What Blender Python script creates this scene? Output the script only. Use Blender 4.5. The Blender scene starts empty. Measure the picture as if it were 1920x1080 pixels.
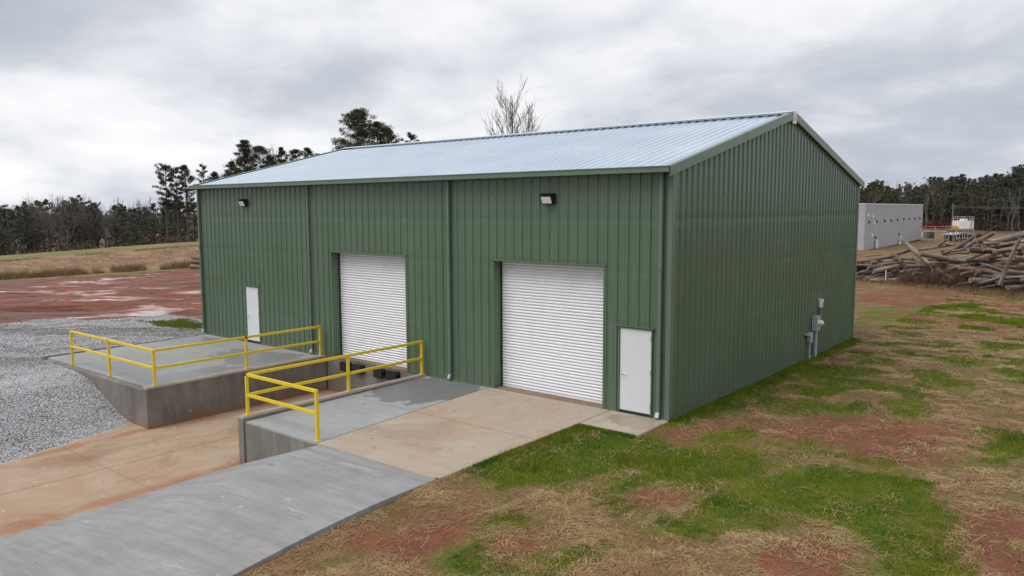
import bpy, math, random
import numpy as np
from mathutils import Vector, Matrix
R = math.radians
random.seed(7)
rng = np.random.default_rng(11)
S = bpy.context.scene
C = S.collection

# ------------------------------------------------------------------ camera
FPX, CAM = 1442.34, np.array([8.6253, -16.5366, 5.1237])
YAW, PITCH, ROLL = 0.6851, 0.1028, -0.0035
fw = np.array([-math.sin(YAW)*math.cos(PITCH), math.cos(YAW)*math.cos(PITCH), -math.sin(PITCH)])
rt0 = np.array([math.cos(YAW), math.sin(YAW), 0.0]); up0 = np.cross(rt0, fw)
rt = math.cos(ROLL)*rt0 + math.sin(ROLL)*up0; up = -math.sin(ROLL)*rt0 + math.cos(ROLL)*up0
cd = bpy.data.cameras.new('camera'); cam = bpy.data.objects.new('camera', cd); C.objects.link(cam)
cd.sensor_width = 36; cd.lens = 36*FPX/1920; cd.clip_start = 0.1; cd.clip_end = 6000
M = Matrix(((rt[0], up[0], -fw[0], CAM[0]), (rt[1], up[1], -fw[1], CAM[1]), (rt[2], up[2], -fw[2], CAM[2]), (0, 0, 0, 1)))
cam.matrix_world = M; S.camera = cam
def ray(x, y): return fw + (x-960)/FPX*rt - (y-540)/FPX*up       # survey helper: photo pixel -> direction
def at_z(x, y, z=-0.1): d = ray(x, y); return CAM + (z-CAM[2])/d[2]*d
def at_d(x, y, dist): return CAM + ray(x, y)*dist

# ------------------------------------------------------------------ light
SUN_EL, SUN_AZ = R(58), R(205)      # azimuth clockwise from +Y
W = bpy.data.worlds.new('World'); S.world = W; W.use_nodes = True
nt = W.node_tree; nt.nodes.clear()
def wn(t, **k):
    n = nt.nodes.new(t)
    for a, b in k.items(): setattr(n, a, b)
    return n
def wl(a, b): nt.links.new(a, b)
sky = wn('ShaderNodeTexSky', sky_type='NISHITA', sun_disc=False, sun_elevation=SUN_EL, sun_rotation=SUN_AZ)
bg1 = wn('ShaderNodeBackground'); bg1.inputs[1].default_value = 0.1; wl(sky.outputs[0], bg1.inputs[0])
tc = wn('ShaderNodeTexCoord'); sp = wn('ShaderNodeSeparateXYZ'); wl(tc.outputs['Generated'], sp.inputs[0])
def wmath(op, a, b=None):
    n = wn('ShaderNodeMath', operation=op)
    for i, v in enumerate((a, b)):
        if v is None: continue
        if isinstance(v, (int, float)): n.inputs[i].default_value = v
        else: wl(v, n.inputs[i])
    return n.outputs[0]
den = wmath('ADD', wmath('MAXIMUM', sp.outputs[2], 0.0), 0.30)
px = wmath('DIVIDE', sp.outputs[0], den); py = wmath('DIVIDE', sp.outputs[1], den)
cb = wn('ShaderNodeCombineXYZ'); wl(px, cb.inputs[0]); wl(py, cb.inputs[1]); cb.inputs[2].default_value = 31.77
n1 = wn('ShaderNodeTexNoise'); wl(cb.outputs[0], n1.inputs['Vector'])
n1.inputs['Scale'].default_value = 1.25; n1.inputs['Detail'].default_value = 9; n1.inputs['Roughness'].default_value = 0.53; n1.inputs['Distortion'].default_value = 0.12
cr = wn('ShaderNodeValToRGB'); wl(n1.outputs[0], cr.inputs[0])
CL = [(0.33, (0.45, 0.495, 0.56)), (0.43, (0.56, 0.595, 0.655)), (0.51, (0.72, 0.742, 0.79)), (0.58, (0.85, 0.862, 0.89)), (0.67, (0.96, 0.962, 0.972))]
while len(cr.color_ramp.elements) < len(CL): cr.color_ramp.elements.new(0.5)
for e, (p_, c_) in zip(cr.color_ramp.elements, CL): e.position = p_; e.color = (*c_, 1)
n2 = wn('ShaderNodeTexNoise'); wl(cb.outputs[0], n2.inputs['Vector'])
n2.inputs['Scale'].default_value = 0.35; n2.inputs['Detail'].default_value = 3
cov = wn('ShaderNodeMapRange'); wl(n2.outputs[0], cov.inputs[0])
cov.inputs[1].default_value = 0.30; cov.inputs[2].default_value = 0.42; cov.inputs[3].default_value = 0.72; cov.inputs[4].default_value = 1.0
bg2 = wn('ShaderNodeBackground'); wl(cr.outputs[0], bg2.inputs[0]); bg2.inputs[1].default_value = 0.86
mx = wn('ShaderNodeMixShader'); wl(cov.outputs[0], mx.inputs[0]); wl(bg1.outputs[0], mx.inputs[1]); wl(bg2.outputs[0], mx.inputs[2])
wo = wn('ShaderNodeOutputWorld'); wl(mx.outputs[0], wo.inputs[0])
sd = bpy.data.lights.new('sun', 'SUN'); sd.energy = 1.5; sd.angle = R(38); sd.color = (1.0, 0.97, 0.93)
sun = bpy.data.objects.new('sun', sd); C.objects.link(sun)
sdir = Vector((math.sin(SUN_AZ)*math.cos(SUN_EL), math.cos(SUN_AZ)*math.cos(SUN_EL), math.sin(SUN_EL)))
sun.rotation_euler = sdir.to_track_quat('Z', 'Y').to_euler(); sun.location = (0, 0, 60)
vs = S.view_settings; vs.view_transform = 'Standard'; vs.look = 'None'; vs.gamma = 1; vs.exposure = 0.3; vs.use_curve_mapping = False
S.render.engine = 'CYCLES'

# ------------------------------------------------------------------ material helpers
class NT:
    def __init__(s, name):
        s.m = bpy.data.materials.new(name); s.m.use_nodes = True; s.t = s.m.node_tree; s.t.nodes.clear()
        s.out = s.n('ShaderNodeOutputMaterial'); s.b = s.n('ShaderNodeBsdfPrincipled'); s.l(s.b.outputs[0], s.out.inputs[0])
        s.geo = s.n('ShaderNodeNewGeometry'); s.pos = s.geo.outputs['Position']
    def n(s, t, **k):
        x = s.t.nodes.new(t)
        for a, b in k.items(): setattr(x, a, b)
        return x
    def l(s, a, b): s.t.links.new(a, b)
    def put(s, sock, v):
        if isinstance(v, (int, float)): sock.default_value = v
        elif isinstance(v, (tuple, list)): sock.default_value = (*v, 1) if len(sock.default_value) == 4 and len(v) == 3 else v
        else: s.l(v, sock)
    def vec(s, scale=(1, 1, 1), rot=(0, 0, 0), src=None, loc=(0, 0, 0)):
        x = s.n('ShaderNodeMapping'); s.l(src or s.pos, x.inputs[0]); x.inputs['Scale'].default_value = scale; x.inputs['Rotation'].default_value = rot; x.inputs['Location'].default_value = loc
        return x.outputs[0]
    def vrot(s, ang, scale, loc=(0, 0, 0)): return s.vec(scale, src=s.vec((1, 1, 1), (0, 0, -ang)), loc=loc)
    def noise(s, scale, detail=4, rough=0.55, v=None, dist=0.0):
        x = s.n('ShaderNodeTexNoise'); s.l(v or s.pos, x.inputs['Vector']); x.inputs['Scale'].default_value = scale; x.inputs['Detail'].default_value = detail
        x.inputs['Roughness'].default_value = rough; x.inputs['Distortion'].default_value = dist
        return x.outputs[0]
    def mr(s, v, a, b, c=0.0, d=1.0):
        x = s.n('ShaderNodeMapRange'); s.put(x.inputs[0], v)
        for i, q in enumerate((a, b, c, d)): s.put(x.inputs[i+1], q)
        return x.outputs[0]
    def ma(s, op, a, b=0.0):
        x = s.n('ShaderNodeMath', operation=op); s.put(x.inputs[0], a); s.put(x.inputs[1], b); return x.outputs[0]
    def mix(s, f, a, b, bt='MIX'):
        x = s.n('ShaderNodeMix', data_type='RGBA', blend_type=bt); s.put(x.inputs[0], f); s.put(x.inputs[6], a); s.put(x.inputs[7], b); return x.outputs[2]
    def attr(s, name):
        x = s.n('ShaderNodeAttribute', attribute_name=name); return x.outputs['Fac']
    def bump(s, h, dist=0.01, st=1.0):
        x = s.n('ShaderNodeBump'); s.put(x.inputs['Height'], h); s.put(x.inputs['Distance'], dist); s.put(x.inputs['Strength'], st); s.l(x.outputs[0], s.b.inputs['Normal'])
    def rand(s): return s.geo.outputs['Random Per Island']
    def fin(s, col, rough=0.6, metal=0.0, spec=None):
        s.put(s.b.inputs['Base Color'], col); s.put(s.b.inputs['Roughness'], rough); s.put(s.b.inputs['Metallic'], metal)
        if spec is not None: s.put(s.b.inputs['Specular IOR Level'], spec)
        return s.m

MAT = {}
def simple(name, col, rough=0.5, metal=0.0, var=0.12, scale=3.0, spec=None):
    k = NT(name); nz = k.noise(scale, 5); c2 = tuple(min(1, c*(1-var*1.4)) for c in col); c1 = tuple(min(1, c*(1+var)) for c in col)
    MAT[name] = k.fin(k.mix(k.mr(nz, 0.3, 0.7), c2, c1), rough, metal, spec); return MAT[name]

def m_green():
    k = NT('green_paint')
    a = k.noise(0.6, 3); b = k.noise(9, 4, v=k.vec((1, 1, 0.05)))
    col = k.mix(k.mr(a, 0.3, 0.7), (0.090, 0.150, 0.092), (0.104, 0.165, 0.106))
    inf = k.n('ShaderNodeObjectInfo'); col = k.mix(k.mr(inf.outputs['Random'], 0, 1, 0, 0.22), col, (0.117, 0.158, 0.108)); col = k.mix(k.mr(b, 0.45, 0.8, 0, 0.25), col, (0.13, 0.175, 0.13))
    sx = k.n('ShaderNodeSeparateXYZ'); k.l(k.pos, sx.inputs[0])
    dirt = k.ma('MULTIPLY', k.mr(sx.outputs[2], 0.05, 0.7, 1, 0), k.mr(k.noise(3, 5), 0.4, 0.75))
    col = k.mix(k.ma('MULTIPLY', dirt, 0.5), col, (0.20, 0.15, 0.11))
    # faint dents at the girt lines where the sheets are screwed down
    def ln(z): return k.mr(k.ma('ABSOLUTE', k.ma('SUBTRACT', sx.outputs[2], z)), 0.0, 0.16, 1, 0)
    g = k.ma('ADD', k.ma('ADD', ln(2.25), ln(3.55)), ln(4.85))
    h = k.ma('ADD', k.ma('MULTIPLY', g, -0.45), k.ma('MULTIPLY', k.noise(1.0, 2, v=k.vec((1, 1, 0.35))), 0.35))
    k.bump(h, 0.012, 0.7)
    MAT['green'] = k.fin(col, k.mr(a, 0.3, 0.7, 0.20, 0.30), 0.0, 0.5)
m_green()
def m_roof():
    k = NT('roof_metal'); a = k.noise(0.5, 4); b = k.noise(40, 3)
    col = k.mix(k.mr(a, 0.3, 0.7), (0.70, 0.78, 0.88), (0.77, 0.84, 0.92))
    col = k.mix(k.mr(b, 0.5, 0.8, 0, 0.3), col, (0.55, 0.65, 0.78))
    k.bump(k.noise(1.2, 2), 0.01, 0.25)
    MAT['roof'] = k.fin(col, k.mr(a, 0.3, 0.7, 0.27, 0.38), 0.8)
m_roof()
simple('green_trim', (0.125, 0.178, 0.132), 0.32, 0, 0.06, 2)
simple('white_slat', (0.80, 0.81, 0.84), 0.38, 0, 0.03, 2)
simple('white_door', (0.70, 0.71, 0.74), 0.42, 0, 0.03, 1.5)
simple('galvanised', (0.55, 0.57, 0.60), 0.35, 0.8, 0.1, 20)
simple('grey_box', (0.36, 0.38, 0.41), 0.45, 0.1, 0.08, 8)
simple('dark', (0.02, 0.02, 0.022), 0.7)
simple('black_rubber', (0.018, 0.018, 0.02), 0.75, 0, 0.3, 15)
simple('black_metal', (0.015, 0.015, 0.016), 0.4)
simple('bolt', (0.6, 0.6, 0.62), 0.35, 0.9)
simple('cup_white', (0.8, 0.8, 0.79), 0.5, 0, 0.03)
simple('cup_red', (0.55, 0.05, 0.03), 0.5)
simple('yellow_flower', (0.8, 0.55, 0.02), 0.6)
simple('grey_cladding', (0.40, 0.405, 0.425), 0.55, 0, 0.05, 0.5)
simple('grey_cladding_end', (0.40, 0.405, 0.425), 0.55, 0, 0.05, 0.5)
simple('red_paint', (0.55, 0.06, 0.06), 0.5)
simple('xfmr_green', (0.10, 0.15, 0.11), 0.5)
simple('white_tank', (0.80, 0.79, 0.77), 0.5, 0, 0.06, 1)
simple('lime_window', (0.45, 0.52, 0.16), 0.5)
simple('orange_box', (0.7, 0.36, 0.03), 0.5)
simple('pole_wood', (0.20, 0.17, 0.14), 0.85, 0, 0.25, 4)
simple('wire', (0.16, 0.16, 0.17), 0.5)
simple('pvc', (0.75, 0.75, 0.74), 0.5, 0, 0.05)
simple('pink_flag', (0.75, 0.35, 0.33), 0.6)
def m_lens():
    k = NT('lamp_lens'); nz = k.noise(60, 2, v=k.vec((1, 1, 0.2)))
    MAT['lens'] = k.fin(k.mix(nz, (0.75, 0.77, 0.8), (0.9, 0.9, 0.92)), 0.15, 0.2)
m_lens()
def m_yellow():
    k = NT('yellow_paint'); a = k.noise(6, 5); b = k.noise(35, 4)
    col = k.mix(k.mr(a, 0.3, 0.7), (0.72, 0.52, 0.012), (0.80, 0.60, 0.022))
    col = k.mix(k.mr(b, 0.68, 0.8, 0, 0.5), col, (0.45, 0.30, 0.04))
    k.bump(b, 0.002, 0.3)
    MAT['yellow'] = k.fin(col, 0.38)
m_yellow()
def concrete(name, c1, c2, broom=0.35, stain=None, stain_amt=0.5, wet=(), wetdark=0.62, rot=0.0, streak=0.0, speck=0.5, rough=0.8, redz=None, scuff=0.0, clay=None):
    k = NT(name)
    big = k.noise(0.45, 5, 0.6); mid = k.noise(2.2, 6, 0.6); fine = k.noise(45, 4, 0.6)
    col = k.mix(k.mr(big, 0.3, 0.7), c1, c2)
    br = k.ma('ADD', k.ma('MULTIPLY', k.noise(1.0, 5, 0.7, v=k.vec((0.3, 5, 1), (0, 0, rot)), dist=0.1), 0.85), k.ma('MULTIPLY', mid, 0.15))
    br2 = k.noise(1.0, 2, 0.5, v=k.vec((1.2, 45, 1), (0, 0, rot)))
    col = k.mix(k.mr(br, 0.35, 0.7, 0, broom), col, tuple(c*0.62 for c in c1))
    col = k.mix(k.mr(br, 0.62, 0.75, 0, broom*0.8), col, tuple(min(1, c*1.25) for c in c2))
    if scuff:
        sc_ = k.noise(1.0, 5, 0.6, v=k.vec((0.55, 3.2, 1), loc=(2.3, 8.1, 0)), dist=0.4); col = k.mix(k.mr(sc_, 0.64, 0.70, 0, scuff), col, (0.52, 0.48, 0.46)); col = k.mix(k.mr(k.noise(1.0, 5, 0.6, v=k.vec((0.7, 2.6, 1), loc=(9.3, 1.1, 0)), dist=0.3), 0.63, 0.69, 0, scuff), col, (0.15, 0.148, 0.147))
    if stain:
        st = k.mr(k.noise(0.8, 6, 0.65, dist=0.6), 0.42, 0.68, 0, stain_amt)
        col = k.mix(st, col, stain); col = k.mix(k.mr(k.noise(0.33, 6, 0.7, dist=1.2, v=k.vec(loc=(5, 2, 0))), 0.5, 0.66, 0, stain_amt), col, tuple(c*0.62 for c in stain))
    col = k.mix(k.mr(mid, 0.5, 0.8, 0, 0.35), col, tuple(c*0.7 for c in c1))
    col = k.mix(k.mr(fine, 0.45, 0.75, 0, 0.3*speck*2), col, tuple(c*0.7 for c in c1))
    dots = k.noise(7, 2, 0.4); col = k.mix(k.mr(dots, 0.745, 0.77, 0, speck), col, (0.06, 0.05, 0.045))
    dots2 = k.noise(5, 2, 0.4, v=k.vec(loc=(9, 4, 2))); col = k.mix(k.mr(dots2, 0.76, 0.79, 0, speck), col, (0.6, 0.57, 0.54))
    if streak:
        sv = k.noise(1.0, 7, 0.68, v=k.vec((2.1, 2.1, 0.35)), dist=0.3)
        col = k.mix(k.mr(sv, 0.42, 0.7, 0, streak), col, tuple(c*0.4 for c in c1))
        sv2 = k.noise(1.0, 6, 0.65, v=k.vec((3.1, 3.1, 0.22), loc=(3, 7, 0)))
        col = k.mix(k.mr(sv2, 0.62, 0.75, 0, streak*0.8), col, (0.36, 0.34, 0.31))
        holes = k.n('ShaderNodeTexVoronoi'); holes.inputs['Scale'].default_value = 5; k.l(k.pos, holes.inputs['Vector'])
        col = k.mix(k.mr(holes.outputs['Distance'], 0.05, 0.09, 0.8, 0), col, (0.03, 0.03, 0.03))
    rg = rough
    if redz is not None:
        sx = k.n('ShaderNodeSeparateXYZ'); k.l(k.pos, sx.inputs[0])
        f = k.ma('MULTIPLY', k.mr(sx.outputs[2], redz, redz+0.28, 1, 0), k.mr(k.noise(1.3, 4), 0.3, 0.6))
        col = k.mix(f, col, (0.30, 0.125, 0.06))
    if clay:
        sx = k.n('ShaderNodeSeparateXYZ'); k.l(k.pos, sx.inputs[0]); wv = k.ma('MULTIPLY', k.ma('SUBTRACT', k.noise(1.4, 5, 0.65), 0.5), 1.2)
        for ax, at_, w_ in clay:
            f = k.mr(k.ma('ADD', k.ma('ABSOLUTE', k.ma('SUBTRACT', sx.outputs[ax], at_)), wv), 0.0, w_, 0.65, 0); col = k.mix(f, col, (0.30, 0.115, 0.05))
    if wet:
        tot = None
        wob = k.noise(1.1, 5, 0.6)
        sx = k.n('ShaderNodeSeparateXYZ'); k.l(k.pos, sx.inputs[0])
        for (x, y, rx, ry) in wet:
            dx = k.ma('DIVIDE', k.ma('SUBTRACT', sx.outputs[0], x), rx); dy = k.ma('DIVIDE', k.ma('SUBTRACT', sx.outputs[1], y), ry)
            d = k.ma('SQRT', k.ma('ADD', k.ma('MULTIPLY', dx, dx), k.ma('MULTIPLY', dy, dy)))
            m = k.mr(k.ma('ADD', d, k.ma('MULTIPLY', k.ma('SUBTRACT', wob, 0.5), 1.6)), 0.97, 1.03, 1, 0)
            tot = m if tot is None else k.ma('MAXIMUM', tot, m)
        col = k.mix(tot, col, tuple(c*wetdark for c in c1))
        rg = k.mr(tot, 0, 1, rough, 0.45)
    k.bump(k.ma('ADD', k.ma('MULTIPLY', br2, 0.6), fine), 0.006, 0.5)
    MAT[name] = k.fin(col, rg)
concrete('slab_grey_left', (0.27, 0.275, 0.28), (0.36, 0.365, 0.37), 0.3, (0.36, 0.30, 0.24), 0.25, wet=((-15.2, -1.6, 2.0, 1.1), (-14.4, -4.6, 0.7, 1.9), (-17.2, -5.0, 1.3, 0.6), (-20.4, -1.2, 1.2, 0.8)), wetdark=0.78, rot=0.0)
concrete('slab_grey_right', (0.30, 0.305, 0.31), (0.40, 0.405, 0.41), 0.35, (0.36, 0.32, 0.28), 0.2, wet=((-7.0, -1.25, 1.35, 1.75),), wetdark=0.58)
concrete('slab_tan', (0.40, 0.32, 0.24), (0.45, 0.39, 0.32), 0.14, (0.42, 0.27, 0.18), 0.6, speck=0.8)
concrete('slab_apron', (0.43, 0.36, 0.28), (0.46, 0.40, 0.33), 0.06, (0.35, 0.27, 0.21), 0.5, wet=((-0.5, -0.55, 0.75, 0.5),), wetdark=0.72)
concrete('pit_floor', (0.385, 0.28, 0.19), (0.43, 0.335, 0.24), 0.10, (0.36, 0.20, 0.11), 0.75, speck=0.7, clay=((0, -13.29, 0.22), (0, -8.5, 0.42), (1, -0.03, 0.4)))
concrete('ramp', (0.27, 0.275, 0.28), (0.36, 0.365, 0.37), 0.85, (0.34, 0.28, 0.24), 0.35, rot=R(4), scuff=0.7)
concrete('wall_concrete', (0.20, 0.18, 0.155), (0.27, 0.25, 0.225), 0.0, (0.15, 0.13, 0.11), 0.5, streak=0.65, redz=-1.22)
concrete('wall_cap', (0.36, 0.29, 0.23), (0.42, 0.36, 0.30), 0.1, (0.25, 0.2, 0.16), 0.4)
concrete('dock_sill', (0.22, 0.15, 0.10), (0.30, 0.22, 0.16), 0.1, (0.13, 0.09, 0.06), 0.5)

# ------------------------------------------------------------------ mesh helpers
class MB:
    def __init__(s): s.v = []; s.f = []; s.mi = []
    def quad(s, a, b, c, d, m=0): i = len(s.v); s.v += [tuple(a), tuple(b), tuple(c), tuple(d)]; s.f.append((i, i+1, i+2, i+3)); s.mi.append(m)
    def poly(s, pts, m=0): i = len(s.v); s.v += [tuple(q) for q in pts]; s.f.append(tuple(range(i, i+len(pts)))); s.mi.append(m)
    def hexa(s, p, m=0):
        i = len(s.v); s.v += [tuple(q) for q in p]
        for f in ((0, 3, 2, 1), (4, 5, 6, 7), (0, 1, 5, 4), (1, 2, 6, 5), (2, 3, 7, 6), (3, 0, 4, 7)): s.f.append(tuple(i+a for a in f)); s.mi.append(m)
    def box(s, x0, x1, y0, y1, z0, z1, m=0): s.hexa([(x0, y0, z0), (x1, y0, z0), (x1, y1, z0), (x0, y1, z0), (x0, y0, z1), (x1, y0, z1), (x1, y1, z1), (x0, y1, z1)], m)
    def bar(s, a, b, w, h, m=0):
        a, b = Vector(a), Vector(b); d = (b-a).normalized(); u = d.cross(Vector((0, 0, 1)))
        u = Vector((1, 0, 0)) if u.length < 1e-4 else u.normalized()
        n = u.cross(d)
        u = u*w/2; n = n*h/2
        s.hexa([a-u-n, a+u-n, a+u+n, a-u+n, b-u-n, b+u-n, b+u+n, b-u+n], m)
    def tube(s, pts, rad, n=8, m=0, cap=True):
        V, T = tube_geo(pts, rad, n, cap); i = len(s.v); s.v += [tuple(q) for q in V]
        for t in T: s.f.append(tuple(int(a)+i for a in t)); s.mi.append(m)
    def build(s, name, mats, parent=None, bevel=0.0, smooth=False):
        me = bpy.data.meshes.new(name); me.from_pydata(s.v, [], s.f)
        mats = mats if isinstance(mats, (list, tuple)) else [mats]
        for q in mats: me.materials.append(MAT[q] if isinstance(q, str) else q)
        if len(mats) > 1: me.polygons.foreach_set('material_index', s.mi)
        if smooth: me.polygons.foreach_set('use_smooth', [True]*len(me.polygons))
        me.update()
        o = bpy.data.objects.new(name, me); C.objects.link(o); o.parent = parent
        if bevel:
            import bmesh
            bm = bmesh.new(); bm.from_mesh(me); bmesh.ops.remove_doubles(bm, verts=bm.verts, dist=1e-5)
            bmesh.ops.bevel(bm, geom=bm.edges[:], offset=bevel, segments=2, affect='EDGES', clamp_overlap=True); bm.to_mesh(me); bm.free()
        return o
def tube_geo(pts, rad, n=6, cap=True):
    pts = [np.asarray(p, float) for p in pts]; k = len(pts)
    if np.isscalar(rad): rad = [rad]*k
    V = []; T = []; ref = np.array([0.31, 0.17, 0.93])
    for i, p in enumerate(pts):
        d = pts[min(i+1, k-1)]-pts[max(i-1, 0)]; d = d/(np.linalg.norm(d)+1e-9)
        r_ = ref if abs(d@ref) < 0.95 else np.array([1.0, 0, 0])
        a = np.cross(d, r_); a /= np.linalg.norm(a); b = np.cross(d, a)
        for j in range(n): t = 2*math.pi*j/n; V.append(p+rad[i]*(math.cos(t)*a+math.sin(t)*b))
    for i in range(k-1):
        for j in range(n):
            a0 = i*n+j; a1 = i*n+(j+1) % n; T.append((a0, a1, a1+n, a0+n))
    if cap: T.append(tuple(range(n-1, -1, -1))); T.append(tuple(range((k-1)*n, k*n)))
    return V, T
def empty(name, loc=(0, 0, 0)):
    o = bpy.data.objects.new(name, None); o.empty_display_size = 0.3; o.location = loc; C.objects.link(o); return o
def tag(o, label, cat, group=None):
    o['label'] = label; o['category'] = cat
    if group: o['group'] = group
    return o
def struct(o, label=None):
    o['kind'] = 'structure'
    if label: o['label'] = label
    return o
def origin(o, loc):                       # move a one-mesh thing's origin to its base
    loc = Vector(loc); o.data.transform(Matrix.Translation(-loc)); o.location = loc; return o
def tri_mesh(name, V, T, mats, parent=None, mi=None):
    V = np.asarray(V, np.float32); T = np.asarray(T, np.int32)
    me = bpy.data.meshes.new(name); me.vertices.add(len(V)); me.vertices.foreach_set('co', V.ravel())
    me.loops.add(T.size); me.loops.foreach_set('vertex_index', T.ravel()); me.polygons.add(len(T))
    me.polygons.foreach_set('loop_start', np.arange(0, T.size, T.shape[1], dtype=np.int32))
    mats = mats if isinstance(mats, (list, tuple)) else [mats]
    for q in mats: me.materials.append(MAT[q])
    if mi is not None: me.polygons.foreach_set('material_index', np.asarray(mi, np.int32))
    me.update(calc_edges=True); me.validate()
    o = bpy.data.objects.new(name, me); C.objects.link(o); o.parent = parent
    return o

# ------------------------------------------------------------------ noise + masks (numpy)
_p = np.random.default_rng(3).random((256, 256))
def vnoise(x, y, s=0):
    x = np.asarray(x, float)+s*17.3; y = np.asarray(y, float)+s*9.1
    xi = np.floor(x).astype(int); yi = np.floor(y).astype(int); fx = x-xi; fy = y-yi
    fx = fx*fx*(3-2*fx); fy = fy*fy*(3-2*fy); g = lambda a, b: _p[a % 256, b % 256]
    return (g(xi, yi)*(1-fx)+g(xi+1, yi)*fx)*(1-fy)+(g(xi, yi+1)*(1-fx)+g(xi+1, yi+1)*fx)*fy
def fbm(x, y, o=4, s=0):
    t = 0; a = 0.5
    for i in range(o): t = t+a*vnoise(x*2**i, y*2**i, s+i); a *= 0.5
    return t/(1-0.5**o)
def sst(a, b, x): t = np.clip((x-a)/(b-a), 0, 1); return t*t*(3-2*t)
def poly_sd(px_, py_, poly):              # signed distance, positive inside
    d = np.full(px_.shape, 1e9); ins = np.zeros(px_.shape, bool); n = len(poly)
    for i in range(n):
        ax, ay = poly[i]; bx, by = poly[(i+1) % n]; ex, ey = bx-ax, by-ay
        t = np.clip(((px_-ax)*ex+(py_-ay)*ey)/(ex*ex+ey*ey+1e-9), 0, 1)
        d = np.minimum(d, np.hypot(px_-ax-t*ex, py_-ay-t*ey))
        c = ((ay > py_) != (by > py_)) & (px_ < (bx-ax)*(py_-ay)/(by-ay+1e-12)+ax); ins ^= c
    return np.where(ins, d, -d)
def ground_poly(pix, z=-0.12): return [tuple(at_z(x, y, z)[:2]) for x, y in pix]

# ------------------------------------------------------------------ terrain
def zr_edge(Y):                           # level of the yard along the ramp's right edge
    return -np.interp(-(np.asarray(Y, float)+6.35), [-0.5, 0, 1.1, 2.3, 4.3, 9, 14], [0.03, 0.06, 0.15, 0.235, 0.365, 0.72, 1.2])
RAMP_L0, RAMP_L1 = -8.45, -8.15
def z_ramp(X, Y):
    f = sst(0, 1, np.clip((-6.35-Y)/5.5, 0, 1)); zr = zr_edge(Y)-0.012
    xl = RAMP_L0+(RAMP_L1-RAMP_L0)*f
    s = np.clip((X-xl)/(-1.62-xl), 0, 1); sb = (-5.25-xl)/(-1.62-xl)
    prof0 = np.where(s < sb, -1.205+(1.205-0.09)*s/sb, -0.09+0.018*(s-sb)/(1-sb))
    prof1 = -1.205+(zr+1.205)*(1-(1-s)**1.25)
    return prof0*(1-f)+prof1*f
def terrain_z(X, Y):
    X = np.asarray(X, float); Y = np.asarray(Y, float)
    zright = np.interp(Y, [-6, 0, 15, 45, 90, 140, 250, 400, 3000], [-0.06, -0.05, -0.08, -0.35, -0.5, -0.9, -1.5, -3, -5])
    top = np.interp(Y, [-20, 0, 10, 19, 34, 60], [-0.3, -0.15, -0.02, 0.3, 0.85, 1.2])
    zl = np.interp(X, [-69.5, -60, -45, -30, -21], [-1.0, -0.85, -0.6, -0.3, -0.12])
    tb = np.clip((-69.8-X)/10.5, 0, 1)**0.8; tb = tb*tb*(3-2*tb)
    zl = zl*(1-tb)+tb*(top+np.interp(X, [-400, -220, -140, -112, -92, -80], [-14, -10, -6.5, -3.0, -0.15, 0]))
    w = sst(-21, -38, X); z = zright*(1-w)+zl*w
    # front yard falls away to the truck level
    yard = -0.012+zr_edge(Y)*(1-0.35*sst(2, 9, X))
    z = np.where((Y < -6.2) & (X > -14), yard, z)
    # gravel bank left of the truck pit
    sh = np.clip(-(Y+6.3), 0, 30)*0.32
    u = X-sh*1.0
    bank = np.interp(u, [-30, -21, -18.2, -17.3, -16.1, -15.0, -14.1, -13.4], [-0.26, -0.10, -0.13, -0.25, -0.66, -1.08, -1.26, -1.40])
    z = np.where((Y < -6.2) & (X <= -8.2) & (X > -60), bank*(sst(-60, -40, X))+z*(1-sst(-60, -40, X)), z)
    m_slab = (X > -21.4) & (X < np.where(Y < -1.48, -1.6, 0.1)) & (Y > -6.24) & (Y < 15.3)
    z = np.where(m_slab, -0.33, z)
    z = np.where((X > -13.42) & (X < -8.4) & (Y > -6.4) & (Y < 0.06), -1.4, z)
    z = np.where((X > -8.4) & (X < -1.7) & (Y < -6.24), np.minimum(z_ramp(X, Y)-0.2, z), z)
    z = np.where((X > -1.6) & (X < 3) & (Y > -6.24) & (Y < -1.48), np.interp(Y, [-6.24, -4.5], [-0.065, -0.06]), z)
    z = np.where((X >= -0.02) & (Y > -1.6) & (Y < 15.4) & (X < 0.1), -0.06, z)
    return z
def steps(lo, hi, d): return list(np.arange(lo, hi, d))
gx = steps(-3000, -600, 400)+steps(-600, -260, 40)+steps(-260, -130, 8)+steps(-130, -72, 1.0)+steps(-72, -36, 0.5)+steps(-36, 13, 0.28)+steps(13, 60, 1.5)+steps(60, 300, 20)+steps(300, 3001, 300)
gy = steps(-1500, -100, 200)+steps(-100, -22, 6)+steps(-22, 27, 0.28)+steps(27, 64, 0.8)+steps(64, 200, 3)+steps(200, 420, 12)+steps(420, 1000, 80)+steps(1000, 4001, 500)
gx += [-21.41, -21.39, -13.44, -13.40, -8.42, -8.38, -1.71, -1.69, -1.56, -1.54, -0.03, -0.01, 0.09, 0.11, 0.019, 0.021]; gy += [-6.42, -6.38, -6.25, -6.23, 0.05, 0.07, -1.49, -1.47, 15.29, 15.31]
gx = np.array(sorted(set(np.round(gx, 4)))); gy = np.array(sorted(set(np.round(gy, 4))))
GX, GY = np.meshgrid(gx, gy, indexing='ij')
Z0 = terrain_z(GX, GY)
free = ~((GX > -21.45) & (GX < 0.15) & (GY > -6.45) & (GY < 15.35) & ~((GX > -1.5) & (GY < -1.6))) & ~((GX > -14.2) & (GX < -1.5) & (GY < -6.2))
near = (np.hypot(GX-8, GY+16) < 70) & free
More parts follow.
